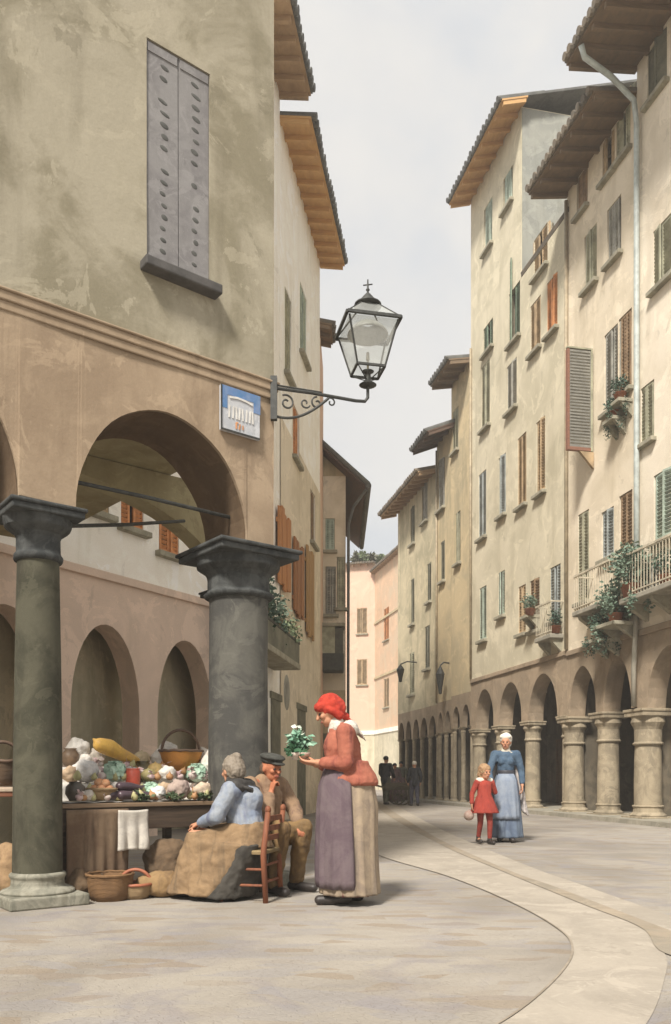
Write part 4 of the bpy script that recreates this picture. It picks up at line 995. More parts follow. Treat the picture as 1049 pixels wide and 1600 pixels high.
m = MB(); m.ellip(p(-.045,0,-.015), (.066,.081,.075), rot); m.build('hair', wash('dark_hair', (.1,.065,.045), (.14,.1,.07), s1=20, s2=40), MM, voxel=.008)
for s in 'LR': shoe(MM, J['an'+s], J['toe'+s], shoe_m)
place(MM, 'man in black flat cap and brown clothes sitting with chin on hand against the column', (-.66, 7.50, 0), R(-42))
st = thing('stool', 'low wooden stool under the man in the flat cap', 'stool', (-.67, 7.51, 0), R(-42))
wd = wood('stool_wood', (.17,.11,.065), (.11,.075,.045))
m = MB(); m.lathe([(0,.34), (.165,.34), (.17,.355), (.165,.372), (0,.375)], 20); m.build('seat', wd, st)
for q in range(4):
    a = R(45+90*q); m = MB(); m.tube([(.17*math.cos(a), .17*math.sin(a), 0), (.12*math.cos(a), .12*math.sin(a), .345)], [.016,.02], 8); m.build('leg', wd, st)

# ---- woman in blue and child in red walking up the street
J = dict(pelvis=(.0,0,.92), waist=(.0,0,1.07), chest=(.0,0,1.25), neck=(.01,0,1.42), hipL=(0,.09,.9), hipR=(0,-.09,.9), shL=(.0,.165,1.36), shR=(.0,-.165,1.36),
         elL=(-.03,.24,1.10), elR=(.10,-.26,1.08), wrL=(.06,.25,.88), wrR=(.34,-.23,.93), knL=(.04,.09,.48), knR=(.0,-.09,.48), anL=(.1,.09,.09), anR=(-.08,-.08,.09), toeL=(.26,.1,.03), toeR=(.08,-.1,.03))
b = MB(); limbs(b, J); p, rot = head(b, (.035,0,1.555), (.98,-.12,-.12), neck=J['neck'])
hand(b, J['wrL'], (.15,0,-1), (0,-1,0), side=1); hand(b, J['wrR'], (.35,-.05,-.9), (0,1,0), side=-1, curl=(45,50,30))
W3 = b.build('person', skin, None, voxel=.009); face(W3, p)
m = MB(); m.lathe([(.265,.07), (.265,.1), (.248,.3), (.225,.55), (.203,.78), (.18,.95), (.135,1.07), (.12,1.11)], 60, sx=.95, sy=1.0, fn=folds(12, .09)); m.build('skirt', cloth('slate_blue_skirt', (.115,.15,.215), (.16,.20,.255), (.06,.075,.105), s1=5, streak=.8), W3, smooth=True, solid=.006)
m = MB(); m.lathe([(.25,.36), (.245,.42), (.234,.56), (.212,.78), (.188,.95), (.142,1.06)], 30, (.012,0,0), sx=.98, sy=1.0, a0=R(-55), a1=R(60), fn=folds(12, .06, .4)); m.build('apron', cloth('pale_blue_apron', (.25,.285,.34), (.20,.24,.31), (.13,.16,.22), s1=5), W3, smooth=True, solid=.005)
m = MB(); m.chain([(0,0,1.08), (0,0,1.2), (.01,0,1.32)], [.128,.135,.12]); m.cap((0,.14,1.355), (0,-.14,1.355), .072, .072); m.ellip((.07,.055,1.25), (.08,.07,.075)); m.ellip((.07,-.055,1.25), (.08,.07,.075))
for s in 'LR': m.chain([J['sh'+s], J['el'+s], V(J['el'+s]).lerp(V(J['wr'+s]), .8)], [.07, .055, .043])
m.build('bodice', cloth('blue_bodice', (.065,.105,.16), (.09,.135,.19), (.04,.065,.095), s1=6), W3, voxel=.010, disp=.02, dscale=.08)
m = MB(); m.lathe([(.142,1.035), (.146,1.05), (.145,1.10), (.138,1.115)], 28); m.build('belt', plain('black_belt', (.035,.035,.045), .6), W3, smooth=True)
m = MB(); m.cap((.01,.0,1.40), (.015,0,1.43), .085, .07); m.hull([(.06,.1,1.40), (.06,-.1,1.40), (-.06,.1,1.40), (-.06,-.1,1.40), (.1,0,1.33), (-.1,0,1.33), (0,.16,1.37), (0,-.16,1.37)]); m.build('collar', cloth('cream_collar', (.66,.60,.49), (.56,.50,.41), s1=9), W3, voxel=.009, disp=.01, dscale=.05)
m = MB(); m.ellip(p(-.03,0,.045), (.105,.098,.10), rot); m.cap(p(.03,-.05,.085), p(.03,.05,.085), .04, .04); m.ellip(p(-.06,0,-.02), (.075,.088,.08), rot); m.build('bonnet', cloth('white_bonnet', (.72,.67,.58), (.62,.57,.49), s1=12), W3, voxel=.009, disp=.015, dscale=.04)
m = MB()
for sg in (-1, 1): m.hull([(-.05,sg*.17,1.33), (-.09,sg*.10,1.3), (-.12,sg*.2,.5), (-.06,sg*.33,.42), (-.02,sg*.27,.9), (-.1,sg*.36,.38), (.0,sg*.3,.45)])
m.hull([(-.1,.12,1.33), (-.1,-.12,1.33), (-.12,.14,.6), (-.12,-.14,.6), (-.15,0,1.0)])
m.build('shawl', cloth('lavender_shawl', (.50,.45,.42), (.42,.385,.37), (.34,.30,.31), s1=5), W3, voxel=.012, disp=.03, dscale=.1)
for s in 'LR': shoe(W3, J['an'+s], J['toe'+s], shoe_m)
place(W3, 'woman in white bonnet and long blue dress walking towards us beside the child in red', (2.66, 13.0, 0), R(-100))
k = .74
J = dict(pelvis=(.0,0,.62), waist=(.0,0,.72), chest=(.0,0,.86), neck=(.005,0,.97), hipL=(0,.06,.6), hipR=(0,-.06,.6), shL=(.0,.115,.93), shR=(.0,-.115,.93),
         elL=(-.04,.19,.78), elR=(-.02,-.19,.76), wrL=(-.10,.17,.80), wrR=(.05,-.22,.6), knL=(.07,.06,.33), knR=(-.02,-.055,.33), anL=(.06,.06,.07), anR=(-.10,-.055,.10), toeL=(.18,.07,.025), toeR=(.01,-.06,.035))
b = MB(); limbs(b, J, k=.70); p, rot = head(b, (.02,0,1.085), (.95,.25,-.1), k=.92, neck=J['neck'])
hand(b, J['wrL'], (-.3,.1,.9), (0,-1,0), side=1, k=.72, curl=(45,50,30)); hand(b, J['wrR'], (.1,0,-1), (0,1,0), side=-1, k=.72)
W4 = b.build('person', skin, None, voxel=.008); face(W4, p, .92)
m = MB(); m.lathe([(.215,.47), (.21,.49), (.175,.58), (.135,.68), (.105,.75), (.112,.86), (.10,.94), (.05,.97)], 40, fn=folds(10, .10), sx=.85)
rd = cloth('red_dress', (.36,.06,.042), (.29,.048,.035), (.19,.03,.028), s1=8); m.build('dress', rd, W4, smooth=True, solid=.005)
m = MB(); m.cap((0,.1,.925), (0,-.1,.925), .052, .052)
for s in 'LR': m.chain([J['sh'+s], J['el'+s], V(J['el'+s]).lerp(V(J['wr'+s]), .85)], [.05, .04, .033])
m.build('sleeves', rd, W4, voxel=.009)
m = MB()
for s in 'LR': m.chain([J['hip'+s], J['kn'+s], J['an'+s]], [.066, .045, .033])
m.build('stockings', cloth('red_stockings', (.30,.055,.04), (.22,.04,.03), s1=10), W4, voxel=.008)
m = MB(); m.ellip(p(-.02,0,.035), (.104,.092,.098), rot); m.ellip(p(-.06,0,-.04), (.065,.09,.10), rot); m.build('hair', wash('fair_hair', (.30,.17,.09), (.42,.29,.17), (.2,.11,.06), s1=20, s2=40), W4, voxel=.008, disp=.02, dscale=.03)
m = MB(); m.cap((.0,.09,.955), (.0,-.09,.955), .05, .05); m.build('collar', cloth('white_collar', (.70,.64,.55), (.6,.55,.47), s1=12), W4, voxel=.008)
for s in 'LR': shoe(W4, J['an'+s], J['toe'+s], shoe_m, k=.75)
place(W4, 'child in red dress, red stockings and pale collar walking beside the woman in blue', (2.24, 12.52, 0), R(-78))
tag(MB.build((lambda m: (m.cap((0,0,0), (.0,.05,.0), .075, .08), m.tube([(0,.0,.06), (0,.03,.18), (0,.06,.06)], .008, 6), m)[-1])(MB()), 'bag', cloth('pink_bag', (.40,.27,.225), (.46,.36,.30), s1=10), None, voxel=.009), "small pink cloth bag hanging from the hand of the child in red", 'bag').location = (2.01, 12.50, .43)

# ---- far figures: simple clothed walkers
def walker(label, loc, rz, H, coat, legs, hat=None, skirt=False, lean=0, step=.12, arm=.0):
    k = H/1.68
    J = dict(pelvis=(0,0,.92), waist=(lean*.3,0,1.07), chest=(lean*.6,0,1.25), neck=(lean,0,1.42), hipL=(0,.09,.9), hipR=(0,-.09,.9), shL=(lean*.9,.18,1.37), shR=(lean*.9,-.18,1.37),
             elL=(lean*.6+arm*.4,.25,1.1), elR=(lean*.6-.03+arm*.4,-.25,1.1), wrL=(.06+arm,.24,.88+arm*.4), wrR=(.05+arm,-.24,.88+arm*.4), knL=(step*.8,.09,.48), knR=(-step*.3,-.09,.48), anL=(step,.09,.09), anR=(-step*1.2,-.09,.11),
             toeL=(step+.15,.1,.03), toeR=(-step*1.2+.13,-.1,.04))
    J = {a: V(v)*k for a, v in J.items()}
    b = MB(); limbs(b, J, k=k); p, rot = head(b, V((lean+.03,0,1.555))*k, (1,0,-.1), k=k, neck=J['neck'])
    hand(b, J['wrL'], (.3,0,-1), (0,-1,0), side=1, k=k); hand(b, J['wrR'], (.3,0,-1), (0,1,0), side=-1, k=k)
    o = b.build('person', skin, None, voxel=.012)
    m = MB(); m.chain([V((0,0,.86))*k, V((lean*.3,0,1.08))*k, V((lean*.7,0,1.3))*k], [.16*k,.15*k,.145*k]); m.cap(J['shL'], J['shR'], .078*k, .078*k)
    for s in 'LR': m.chain([J['sh'+s], J['el'+s], J['el'+s].lerp(J['wr'+s], .85)], [.075*k, .062*k, .05*k])
    m.build('coat', coat, o, voxel=.014, disp=.02, dscale=.1)
    m = MB()
    if skirt: m.lathe([(.28*k,.06*k), (.25*k,.4*k), (.2*k,.8*k), (.14*k,1.05*k)], 32, fn=folds(11,.08)); m.build('skirt', legs, o, smooth=True, solid=.006)
    else:
        for s in 'LR': m.chain([J['hip'+s], J['kn'+s], J['kn'+s].lerp(J['an'+s], .95)], [.105*k, .08*k, .06*k])
        m.build('trousers', legs, o, voxel=.013)
    for s in 'LR': shoe(o, J['an'+s], J['toe'+s], shoe_m, k)
    if hat is not None:
        m = MB(); m.ellip(p(-.02,0,.05), (.11*k,.095*k,.09*k), rot); m.build('hat', hat, o, voxel=.012)
    place(o, label, loc, rz)
    return o
dk = cloth('black_coat', (.035,.037,.042), (.055,.055,.06)); nv = cloth('navy_trousers', (.06,.06,.085), (.09,.085,.11)); mv = cloth('mauve_cloth', (.22,.15,.15), (.16,.11,.12)); gy_ = cloth('grey_green_cloth', (.16,.16,.12), (.11,.11,.09)); wc = cloth('white_cap', (.66,.62,.55), (.58,.54,.48))
x = (648-CX)/F
walker('man in black coat and white cap walking away beside the distant handcart', (x*28.3, 28.3, 0), R(100), 1.52, dk, nv, wc)
walker('tall dark figure with hat pushing the handcart far down the street', ((603-CX)/F*29.5, 29.5, 0), R(60), 1.72, dk, gy_, dk, arm=.15)
walker('distant woman in mauve behind the handcart', ((617-CX)/F*31.5, 31.5, 0), R(-90), 1.5, mv, mv, dk, skirt=True)
walker('distant grey-brown figure at the far right of the handcart group', ((627-CX)/F*33.5, 33.5, 0), R(-100), 1.6, gy_, mv, dk, skirt=True)
# dark underskirt showing along the back of the seated woman's brown skirt
m = MB(); ring = lambda x, z, rx, ry, n=14: [(x+rx*math.cos(2*math.pi*i/n), ry*math.sin(2*math.pi*i/n), z) for i in range(n)]
m.hull(ring(-.06,.47,.12,.27)+ring(.06,.24,.15,.29)+ring(.22,.03,.28,.325)); m.build('underskirt', cloth('dark_underskirt', (.05,.046,.04), (.075,.068,.058), s1=5), W2, voxel=.011, disp=.04, dscale=.1)
# ------------------------------------------------------------------ market stall under the arch
def row(px, dep):
    s, _ = C.hit(px, HY, dep); return C.w(s, dep)
def it(px, dep, z): p = row(px, dep); return (p.x, p.y, z)
wdk = wood('dark_stall_wood', (.085,.055,.035), (.05,.034,.022)); wmd = wood('stall_board', (.22,.145,.085), (.15,.10,.06))
S0 = C.w(.98, .80); stl = thing('market_stall', 'dark wooden market stall table with stepped shelves under the corner arch', 'stall', (S0.x, S0.y, 0), C.ang)
hw = .735
m = MB(); m.box(-hw, hw, -.46, .46, .755, .795); m.jitter(.006, 4).build('table_top', wmd, stl, bevel=.008)
m = MB(); m.box(-hw+.03, hw-.03, -.44, -.41, .56, .753); m.build('apron_board', wdk, stl, bevel=.006)
for sx in (-1, 1):
    for sy in (-1, 1): m = MB(); m.box(sx*(hw-.07)-.035, sx*(hw-.07)+.035, sy*.38-.035, sy*.38+.035, 0, .753); m.build('leg', wdk, stl)
m = MB(); m.box(-hw+.02, hw-.02, -.06, .45, .797, .95); m.build('shelf', wmd, stl); m = MB(); m.box(-hw+.02, hw-.02, .2, .45, .952, 1.10); m.build('shelf', wmd, stl)
m = MB(); n = 26
vs = []; nx = 40
for j in range(n+1):
    t = j/n
    for i in range(nx+1):
        x = -hw-.02+(2*hw+.04)*i/nx; f = .006*math.sin(i*1.7+j*.3)
        y = -.40+f+ (.42)*t
        vs.append((x, y+.012*mnoise.noise(V((x*6,t*3,1))), .66 + .0*t if False else (.54+.21*min(1, t*2.2) if t < .454 else .75)+.0))
# hanging dark cloth over the front of the table
dc = MB(); vs = []; ny = 14
for j in range(ny+1):
    z = .745-.60*j/ny
    for i in range(nx+1):
        x = -hw+.06+(.55)*i/nx; y = -.478-.012*math.sin(i*.9)*(j/ny)-.02*mnoise.noise(V((x*4,z*3,2)))*j/ny
        vs.append((x, y, z+.015*math.sin(i*.5)*(j/ny)))
dc.add(vs, [(j*(nx+1)+i, j*(nx+1)+i+1, (j+1)*(nx+1)+i+1, (j+1)*(nx+1)+i) for j in range(ny) for i in range(nx)])
o = dc.build('front_cloth', cloth('brown_drape', (.13,.085,.055), (.18,.125,.08), (.06,.042,.03), s1=4, streak=.9), None, smooth=True, solid=.008); tag(o, 'dark brown cloth hanging down the front left of the market stall', 'cloth'); o.location = (S0.x, S0.y, 0); o.rotation_euler = (0,0,C.ang)
# crumpled white cloth over the steps
wcl = cloth('white_cloth', (.78,.735,.66), (.64,.605,.55), (.5,.48,.46), s1=3, streak=.4)
prof = [(-.40,.7995), (-.39,.803), (-.30,.803), (-.1,.803), (-.075,.82), (-.07,.95), (-.05,.958), (.17,.958), (.19,.97), (.194,1.10), (.21,1.107), (.44,1.107), (.462,1.10), (.466,.85)]
fine = []
for i in range(len(prof)-1):
    for k_ in range(3): t = k_/3; fine.append((prof[i][0]+(prof[i+1][0]-prof[i][0])*t, prof[i][1]+(prof[i+1][1]-prof[i][1])*t))
fine.append(prof[-1]); m = MB(); vs = []; nx = 60
for y, z in fine:
    for i in range(nx+1):
        x = -hw-.02+(2*hw+.04)*i/nx; e = mnoise.noise(V((x*5, y*5, z*5)))
        vs.append((x, y-.008*abs(e), z+.014*abs(e)+(.05*mnoise.noise(V((x*3,7,1))) if z < .74 and y < 0 else 0)))
m.add(vs, [(j*(nx+1)+i, j*(nx+1)+i+1, (j+1)*(nx+1)+i+1, (j+1)*(nx+1)+i) for j in range(len(fine)-1) for i in range(nx)])
o = m.build('stall_cloth', wcl, None, smooth=True); tag(o, 'crumpled white cloth spread over the stepped stall under all the produce', 'cloth'); o.location = (S0.x, S0.y, 0); o.rotation_euler = (0,0,C.ang)
ZA, ZB, ZC = .815, .970, .970+.148
def good(name, label, cat, mb, mat, px, dep, z, rz=0, smooth=True, group=None, **k):
    o = mb.build(name, mat, None, smooth=smooth, **k); tag(o, label, cat, group); o.location = it(px, dep, z); o.rotation_euler = (0,0,rz); return o
def basket(label, px, dep, z, r0, r1, h, mat, handle=None, rz=0, hmat=None, sx=1.0):
    p = it(px, dep, z); t = thing('basket', label, 'basket', p, rz)
    m = MB(); m.lathe([(0,.002), (r0,.0), (r0+(r1-r0)*.62, h*.36), (r0+(r1-r0)*.88, h*.7), (r1,h), (r1*1.03,h+.012), (r1*.95,h+.01), (r0+(r1-r0)*.45, h*.42), (r0*.9,.02), (0,.02)], 36, sx=sx, wob=.04)
    m.build('body', mat, t, smooth=True)
    m = MB(); m.tube([(r1*1.0*sx*math.cos(q*2*math.pi/24), r1*math.sin(q*2*math.pi/24), h+.012+.004*math.sin(q*3)) for q in range(25)], .013, 8); m.build('rim', hmat or mat, t, smooth=True)
    if handle:
        m = MB(); m.tube([(r1*sx*.97*math.cos(math.pi*q/16), 0, h+handle*math.sin(math.pi*q/16)) for q in range(17)], .015, 8); m.build('handle', hmat or mat, t, smooth=True)
    return t
wv_o = weave('orange_basket_weave', (.66,.31,.065), (.52,.22,.045)); wv_b = weave('brown_basket_weave', (.15,.09,.045), (.085,.052,.03)); wv_t = weave('tan_basket_weave', (.38,.26,.14), (.27,.18,.09))
hm = plain('dark_handle', (.12,.075,.05), .7)
basket('orange wicker basket with tall arched brown handle, on the top right of the stall', 283, .98, ZC-.06, .085, .215, .205, wv_o, .22, C.ang, hm)
# yellow squash
m = MB(); m.chain([(-.17,0,.10), (-.08,0,.105), (.05,0,.085), (.17,0,.075), (.22,0,.08)], [.07,.082,.062,.05,.032]); m.cap((-.25,0,.13), (-.23,0,.12), .014, .018)
good('squash', 'large long yellow squash lying on the top step of the stall', 'squash', m, wash('squash_yellow', (.62,.38,.085), (.55,.33,.09), (.45,.27,.11), s1=7, s2=14, rough=.5, bump=.2), 178, .98, ZC+.05, C.ang+.0, voxel=.01).rotation_euler = (0, R(18), C.ang)
m = MB(); m.lathe([(0,0), (.06,.0), (.095,.05), (.10,.1), (.07,.15), (.055,.165), (.065,.18), (.05,.18), (.04,.15), (0,.1)], 28); good('pot', 'squat dark olive pot between the yellow squash and orange basket', 'pot', m, plain('olive_glaze', (.11,.085,.035), .4, .3), 224, .93, ZC-.13)
m = MB(); m.lathe([(0,0), (.05,.0), (.08,.05), (.078,.11), (.05,.15), (.06,.165), (.0,.16)], 24); good('pot', 'small brown pot at the top left end of the stall', 'pot', m, plain('brown_glaze', (.17,.11,.065), .5, .3), 110, 1.08, ZC)
def melon(label, px, dep, z, r, mat, cat='melon', name='melon', wob=.05, sz=.9): 
    m = MB(); m.ellip((0,0,r*sz), (r,r,r*sz), None, 24, 16, wob=wob); m.lathe([(.012,r*sz*1.95), (.009,r*sz*2.12), (.0,r*sz*2.13)], 8); return good(name, label, cat, m, mat, px, dep, z)
gold = wash('melon_gold', (.48,.33,.13), (.40,.29,.12), (.30,.23,.10), s1=9, s2=16, rough=.6)
melon('round golden melon just left of the orange basket, upper of two', 243, .84, ZB+.03, .085, gold); melon('greenish gold melon under the round golden melon', 232, .70, ZB, .07, wash('melon_green_gold', (.36,.30,.14), (.28,.27,.12), s1=9, s2=16, rough=.6))
melon('pale tan melon on the top step behind the golden melon', 222, 1.12, ZC, .085, wash('melon_tan', (.52,.42,.27), (.45,.35,.22), s1=9, s2=16, rough=.6))
def cabbage(label, px, dep, z, r, seed):
    t = thing('cabbage', label, 'cabbage', it(px, dep, z)); rg = random.Random(seed)
    m = MB(); m.ellip((0,0,r*.8), (r*.8,r*.8,r*.8), None, 20, 14, wob=.12); m.build('heart', leafmat('cabbage_heart', (.42,.56,.44), (.54,.65,.52)), t, smooth=True)
    m = MB()
    for k in range(11):
        a = k*2.4; el = .25+.9*(k/11); c = V((math.cos(a)*math.cos(el), math.sin(a)*math.cos(el), math.sin(el)))
        up = V((0,0,1)); s_ = c.cross(up).normalized(); u_ = s_.cross(c)
        base = V((0,0,r*.75)); vs = []; nn = 6
        for i in range(nn+1):
            for j in range(nn+1):
                x = (i/nn-.5)*1.7*r; y = (j/nn-.45)*1.7*r; bend = (x*x+y*y)/(2.0*r)
                w_ = .05*r*math.sin(i*2.1+j*1.3+k)*(abs(i-nn/2)/nn+abs(j-nn/2)/nn)*2
                vs.append(base+c*(r*.92-bend*.75+w_)+s_*x+u_*y)
        idx = [(i*(nn+1)+j, i*(nn+1)+j+1, (i+1)*(nn+1)+j+1, (i+1)*(nn+1)+j) for i in range(nn) for j in range(nn) if not ((i in (0,nn-1)) and (j in (0,nn-1)))]
        m.add(vs, idx)
    m.v = [(x, y, max(.004, z_)) for x, y, z_ in m.v]
    m.build('outer_leaves', leafmat('cabbage_leaf', (.32,.48,.36), (.46,.60,.47), 14), t, smooth=True)
cabbage('mint green cabbage below the yellow squash, leftmost of three', 180, .72, ZB, .105, 1); cabbage('mint green cabbage beside the red jar, middle of three', 236, .56, ZA+.02, .075, 2); cabbage('mint green cabbage at the right end of the stall, below the orange basket', 308, .74, ZB-.005, .10, 3)
m = MB(); m.lathe([(0,0), (.058,.0), (.066,.02), (.066,.14), (.058,.155), (.064,.165), (.058,.167), (.0,.145)], 26); good('jar', 'small bright red jar in the middle of the stall', 'jar', m, plain('red_jar', (.40,.065,.035), .4, .3), 208, .62, ZB-.04)
basket('shallow tan basket of peaches at the front left of the stall', 159, .50, ZA, .075, .125, .085, wv_t, None, 0)
pk = wash('peach_skin', (.58,.27,.13), (.62,.38,.22), (.48,.14,.08), s1=20, s2=40, rough=.7)
for i, (dx, dy, dz) in enumerate(((-.055,-.02,.0), (.01,-.055,.0), (.062,.0,.0), (.0,.03,.0), (-.02,-.005,.055), (.035,-.012,.05))):
    m = MB(); m.ellip((0,0,0), (.043,.043,.04), None, 16, 12); o = m.build('peach', pk, None, smooth=True); tag(o, 'orange-pink peach piled in the shallow tan basket', 'peach', 'peaches in the tan basket'); p = it(159, .50, ZA+.098+dz); o.location = (p[0]+dx, p[1]+dy, p[2])
m = MB(); m.lathe([(0,0), (.05,.0), (.085,.06), (.08,.12), (.05,.15), (.058,.165), (.045,.165), (.04,.14), (0,.08)], 28); good('pot', 'round dark grey-brown pot at the front left corner of the stall', 'pot', m, plain('dark_pot', (.085,.07,.055), .5, .4), 118, .50, ZA)
aub = plain('aubergine_skin', (.07,.045,.055), .3, .35, 12)
for i, (px, dep, rz, z) in enumerate(((186,.46,.35,0), (206,.42,.12,0), (222,.45,-.3,0), (204,.47,.1,.075))):
    m = MB(); m.chain([(-.10,0,.045), (0,0,.042), (.085,0,.034)], [.043,.04,.026]); m.cap((.1,0,.036), (.14,0,.05), .02, .011)
    good('aubergine', 'dark purple aubergine lying in the front middle of the stall', 'aubergine', m, aub, px, dep, ZA+z, C.ang+rz, voxel=.008, group='aubergines on the stall')
def bundle(label, px, dep, z, r, mat, seed, sz=.8, name='bundle', cat='bundle'):
    m = MB(); rg = random.Random(seed); m.ellip((0,0,r*sz), (r,r*.9,r*sz), None, 20, 14, wob=.2)
    for _ in range(3): a = rg.uniform(0,6.3); m.ellip((r*.5*math.cos(a), r*.5*math.sin(a), r*sz*1.1), (r*.5,r*.45,r*.5), None, 14, 10, wob=.3)
    m.v = [(x, y, max(0, zz)) for x, y, zz in m.v]
    return good(name, label, cat, m, mat, px, dep, z, voxel=.009, disp=.03, dscale=.05)
gry = cloth('grey_white_wrap', (.68,.65,.61), (.54,.52,.505), (.42,.41,.41), s1=8)
bundle('large pale grey bundle on the left middle of the stall', 134, .78, ZB, .125, gry, 4); bundle('white wrapped bundle at the back between squash and basket', 250, 1.08, ZC, .085, wcl, 5, 1.0); bundle('crumpled white paper bundle at the front, right of the aubergines', 248, .44, ZA, .075, gry, 6)
bundle('white bundle on the top left of the stall beside the small brown pot', 132, 1.05, ZC-.01, .075, wcl, 8)
sk1 = cloth('mauve_sack', (.40,.31,.26), (.33,.255,.225), (.25,.18,.17), s1=6); sk2 = cloth('cream_sack', (.56,.45,.34), (.48,.37,.27), (.36,.24,.2), s1=6)
bundle('mauve-tan sack at the front right of the stall, left of the cream one', 280, .44, ZA, .105, sk1, 9, .85, 'sack', 'sack'); bundle('cream sack at the front right end of the stall', 318, .46, ZA, .09, sk2, 10, .85, 'sack', 'sack')
bundle('tall pale cloth bundle at the far right end of the stall by the column', 338, .74, ZB, .15, wcl, 12, 1.1)
for px, sd, lb in ((270, 21, 'dark green leafy bunch along the front edge under the mauve sack'), (318, 22, 'dark green leafy bunch at the front right corner of the stall'), (222, 23, 'dark green leafy bunch at the front edge beneath the aubergines')):
    m = MB(); leaves(m, (0,0,.03), (.11,.05,.03), 90, .05, random.Random(sd)); good('greens_bunch', lb, 'vegetables', m, leafmat('dark_greens', (.05,.085,.04), (.09,.12,.055)), px, .385, ZA, C.ang, smooth=False)
tn = cloth('tan_wrap', (.46,.34,.225), (.38,.27,.18), (.28,.18,.13), s1=8); pw = cloth('paper_wrap', (.62,.56,.48), (.52,.47,.41), (.40,.36,.33), s1=8)
for args in (('cream paper parcel at the back left between the small brown pot and the squash', 150, 1.16, ZC, .09, pw, 31, .95), ('pale parcel just behind the mint cabbages in the middle of the stall', 205, .86, ZB, .085, gry, 32, .85),
    ('tan cloth bundle left of the dark pots on the middle step', 112, .80, ZB, .085, tn, 33, .85), ('white crumpled parcel between aubergines and peach basket', 182, .58, ZA+.02, .075, wcl, 34, .9),
    ('white parcel standing under the orange basket, left side', 262, .72, ZB, .085, wcl, 35, .9), ('grey parcel in front of the tall pale bundle by the column', 332, .58, ZA+.01, .085, gry, 36, .95),
    ('tan bundle in the gap between the mint cabbage and the mauve sack', 258, .54, ZA+.01, .08, tn, 37, .9), ('cream paper parcel behind the rim of the orange basket, at the right back end', 318, 1.14, ZC, .10, pw, 38, 1.0),
    ('white cloth bundle at the back left rising above the pale grey bundle', 122, 1.20, ZC, .12, wcl, 41, 1.1), ('white cloth bundle at the back between melons and orange basket handle', 262, 1.20, ZC, .115, wcl, 42, 1.1),
    ('pale parcel at the front left edge beside the dark round pot', 138, .44, ZA, .06, pw, 39, .8)):
    bundle(*args)
onm = (wash('onion_skin', (.40,.22,.10), (.34,.17,.08), (.5,.33,.18), s1=14, s2=25, rough=.5), wash('turnip_skin', (.60,.52,.46), (.42,.24,.27), (.6,.55,.5), s1=9, s2=18, rough=.6), wash('pear_skin', (.42,.40,.2), (.46,.40,.2), (.25,.2,.09), s1=14, s2=25, rough=.5))
rg = random.Random(77)
rows = [(.40, ZA, 112, 330, 15), (.53, ZA+.045, 116, 330, 13), (.66, ZB+.02, 118, 328, 12), (.80, ZB+.075, 122, 320, 10), (.93, ZC-.02, 120, 325, 10)]
kinds = (('onion', 'brown-gold onion tucked among the goods on the stall', 'onion', 'onions on the stall'), ('turnip', 'pale pink-white turnip tucked among the goods on the stall', 'turnip', 'turnips on the stall'), ('pear', 'green-yellow pear tucked among the goods on the stall', 'pear', 'pears on the stall'))
for dep, z, xa, xb, n_ in rows:
    for i in range(n_):
        px = xa+(xb-xa)*(i+rg.uniform(.1,.9))/n_; kd = rg.randrange(3); r = rg.uniform(.030,.045); m = MB()
        if kd == 0: m.lathe([(0,0), (r*.7,r*.15), (r,r*.8), (r*.8,r*1.35), (r*.3,r*1.75), (r*.1,r*2.2), (0,r*2.3)], 14, wob=.08)
        elif kd == 1:
            m.lathe([(0,0), (r*.5,r*.2), (r*1.05,r*1.0), (r*.9,r*1.5), (r*.3,r*1.75), (0,r*1.8)], 14, wob=.08); leaves(m, (0,0,r*2.1), (r*.6,r*.6,r*.8), 12, r*1.3, rg)
        else: m.lathe([(0,0), (r*.6,r*.1), (r*.95,r*.7), (r*.75,r*1.4), (r*.42,r*2.0), (r*.2,r*2.3), (r*.06,r*2.32), (r*.05,r*2.7), (0,r*2.7)], 14, wob=.06)
        nm, lb, ct, gp_ = kinds[kd]
        o = good(nm, lb, ct, m, onm[kd], px, dep+rg.uniform(-.03,.03), z, rg.uniform(0,6), group=gp_); o.rotation_euler = (rg.uniform(-.5,.5), rg.uniform(-.5,.5), rg.uniform(0,6))
# under and in front of the stall
def crate(label, px, d, w_, dp, h, mat, rz, py=None):
    p = V(((px-CX)/F*d, d, 0)); t = thing('crate', label, 'crate', p, rz)
    m = MB(); m.box(-w_/2, w_/2, -dp/2, dp/2, .0, .02); m.build('bottom', mat, t)
    for sy in (-1, 1):
        m = MB()
        for k_ in range(4): z = .01+h*k_/4; m.box(-w_/2, w_/2, sy*dp/2-.008, sy*dp/2+.008, z, z+h/4-.008)
        m.jitter(.003, 8).build('side', mat, t)
        m = MB(); m.box(sy*w_/2-.008, sy*w_/2+.008, -dp/2+.009, dp/2-.009, .01, h); m.build('end', mat, t)
p = row(208, .295)
m = MB(); vs = []; nx, nz = 20, 20
for j in range(nz+1):
    for i in range(nx+1):
        x = -.17+.34*i/nx; z = .34+.34*j/nz; x *= .8; vs.append((x, -.015*math.sin(i*.8)*(1-j/nz)-.02*mnoise.noise(V((x*6,z*6,3))), z+.012*mnoise.noise(V((x*7,z*2,1)))))
m.add(vs, [(j*(nx+1)+i, j*(nx+1)+i+1, (j+1)*(nx+1)+i+1, (j+1)*(nx+1)+i) for j in range(nz) for i in range(nx)])
o = m.build('white_sheet', wcl, None, smooth=True, solid=.02); tag(o, 'pale cloth hanging from the front board of the stall above the baskets', 'cloth'); o.location = (p.x, p.y, .05); o.rotation_euler = (0, 0, C.ang); o.data.materials[0] = cloth('grey_cream_sheet', (.58,.54,.47), (.46,.425,.375), (.34,.32,.29), s1=4)
def gbasket(label, px, d, *a, **k):
    global it
    old = it; it = lambda px_, dep_, z_: ((px_-CX)/F*d, d, z_)
    try: return basket(label, px, 0, 0, *a, **k)
    finally: it = old
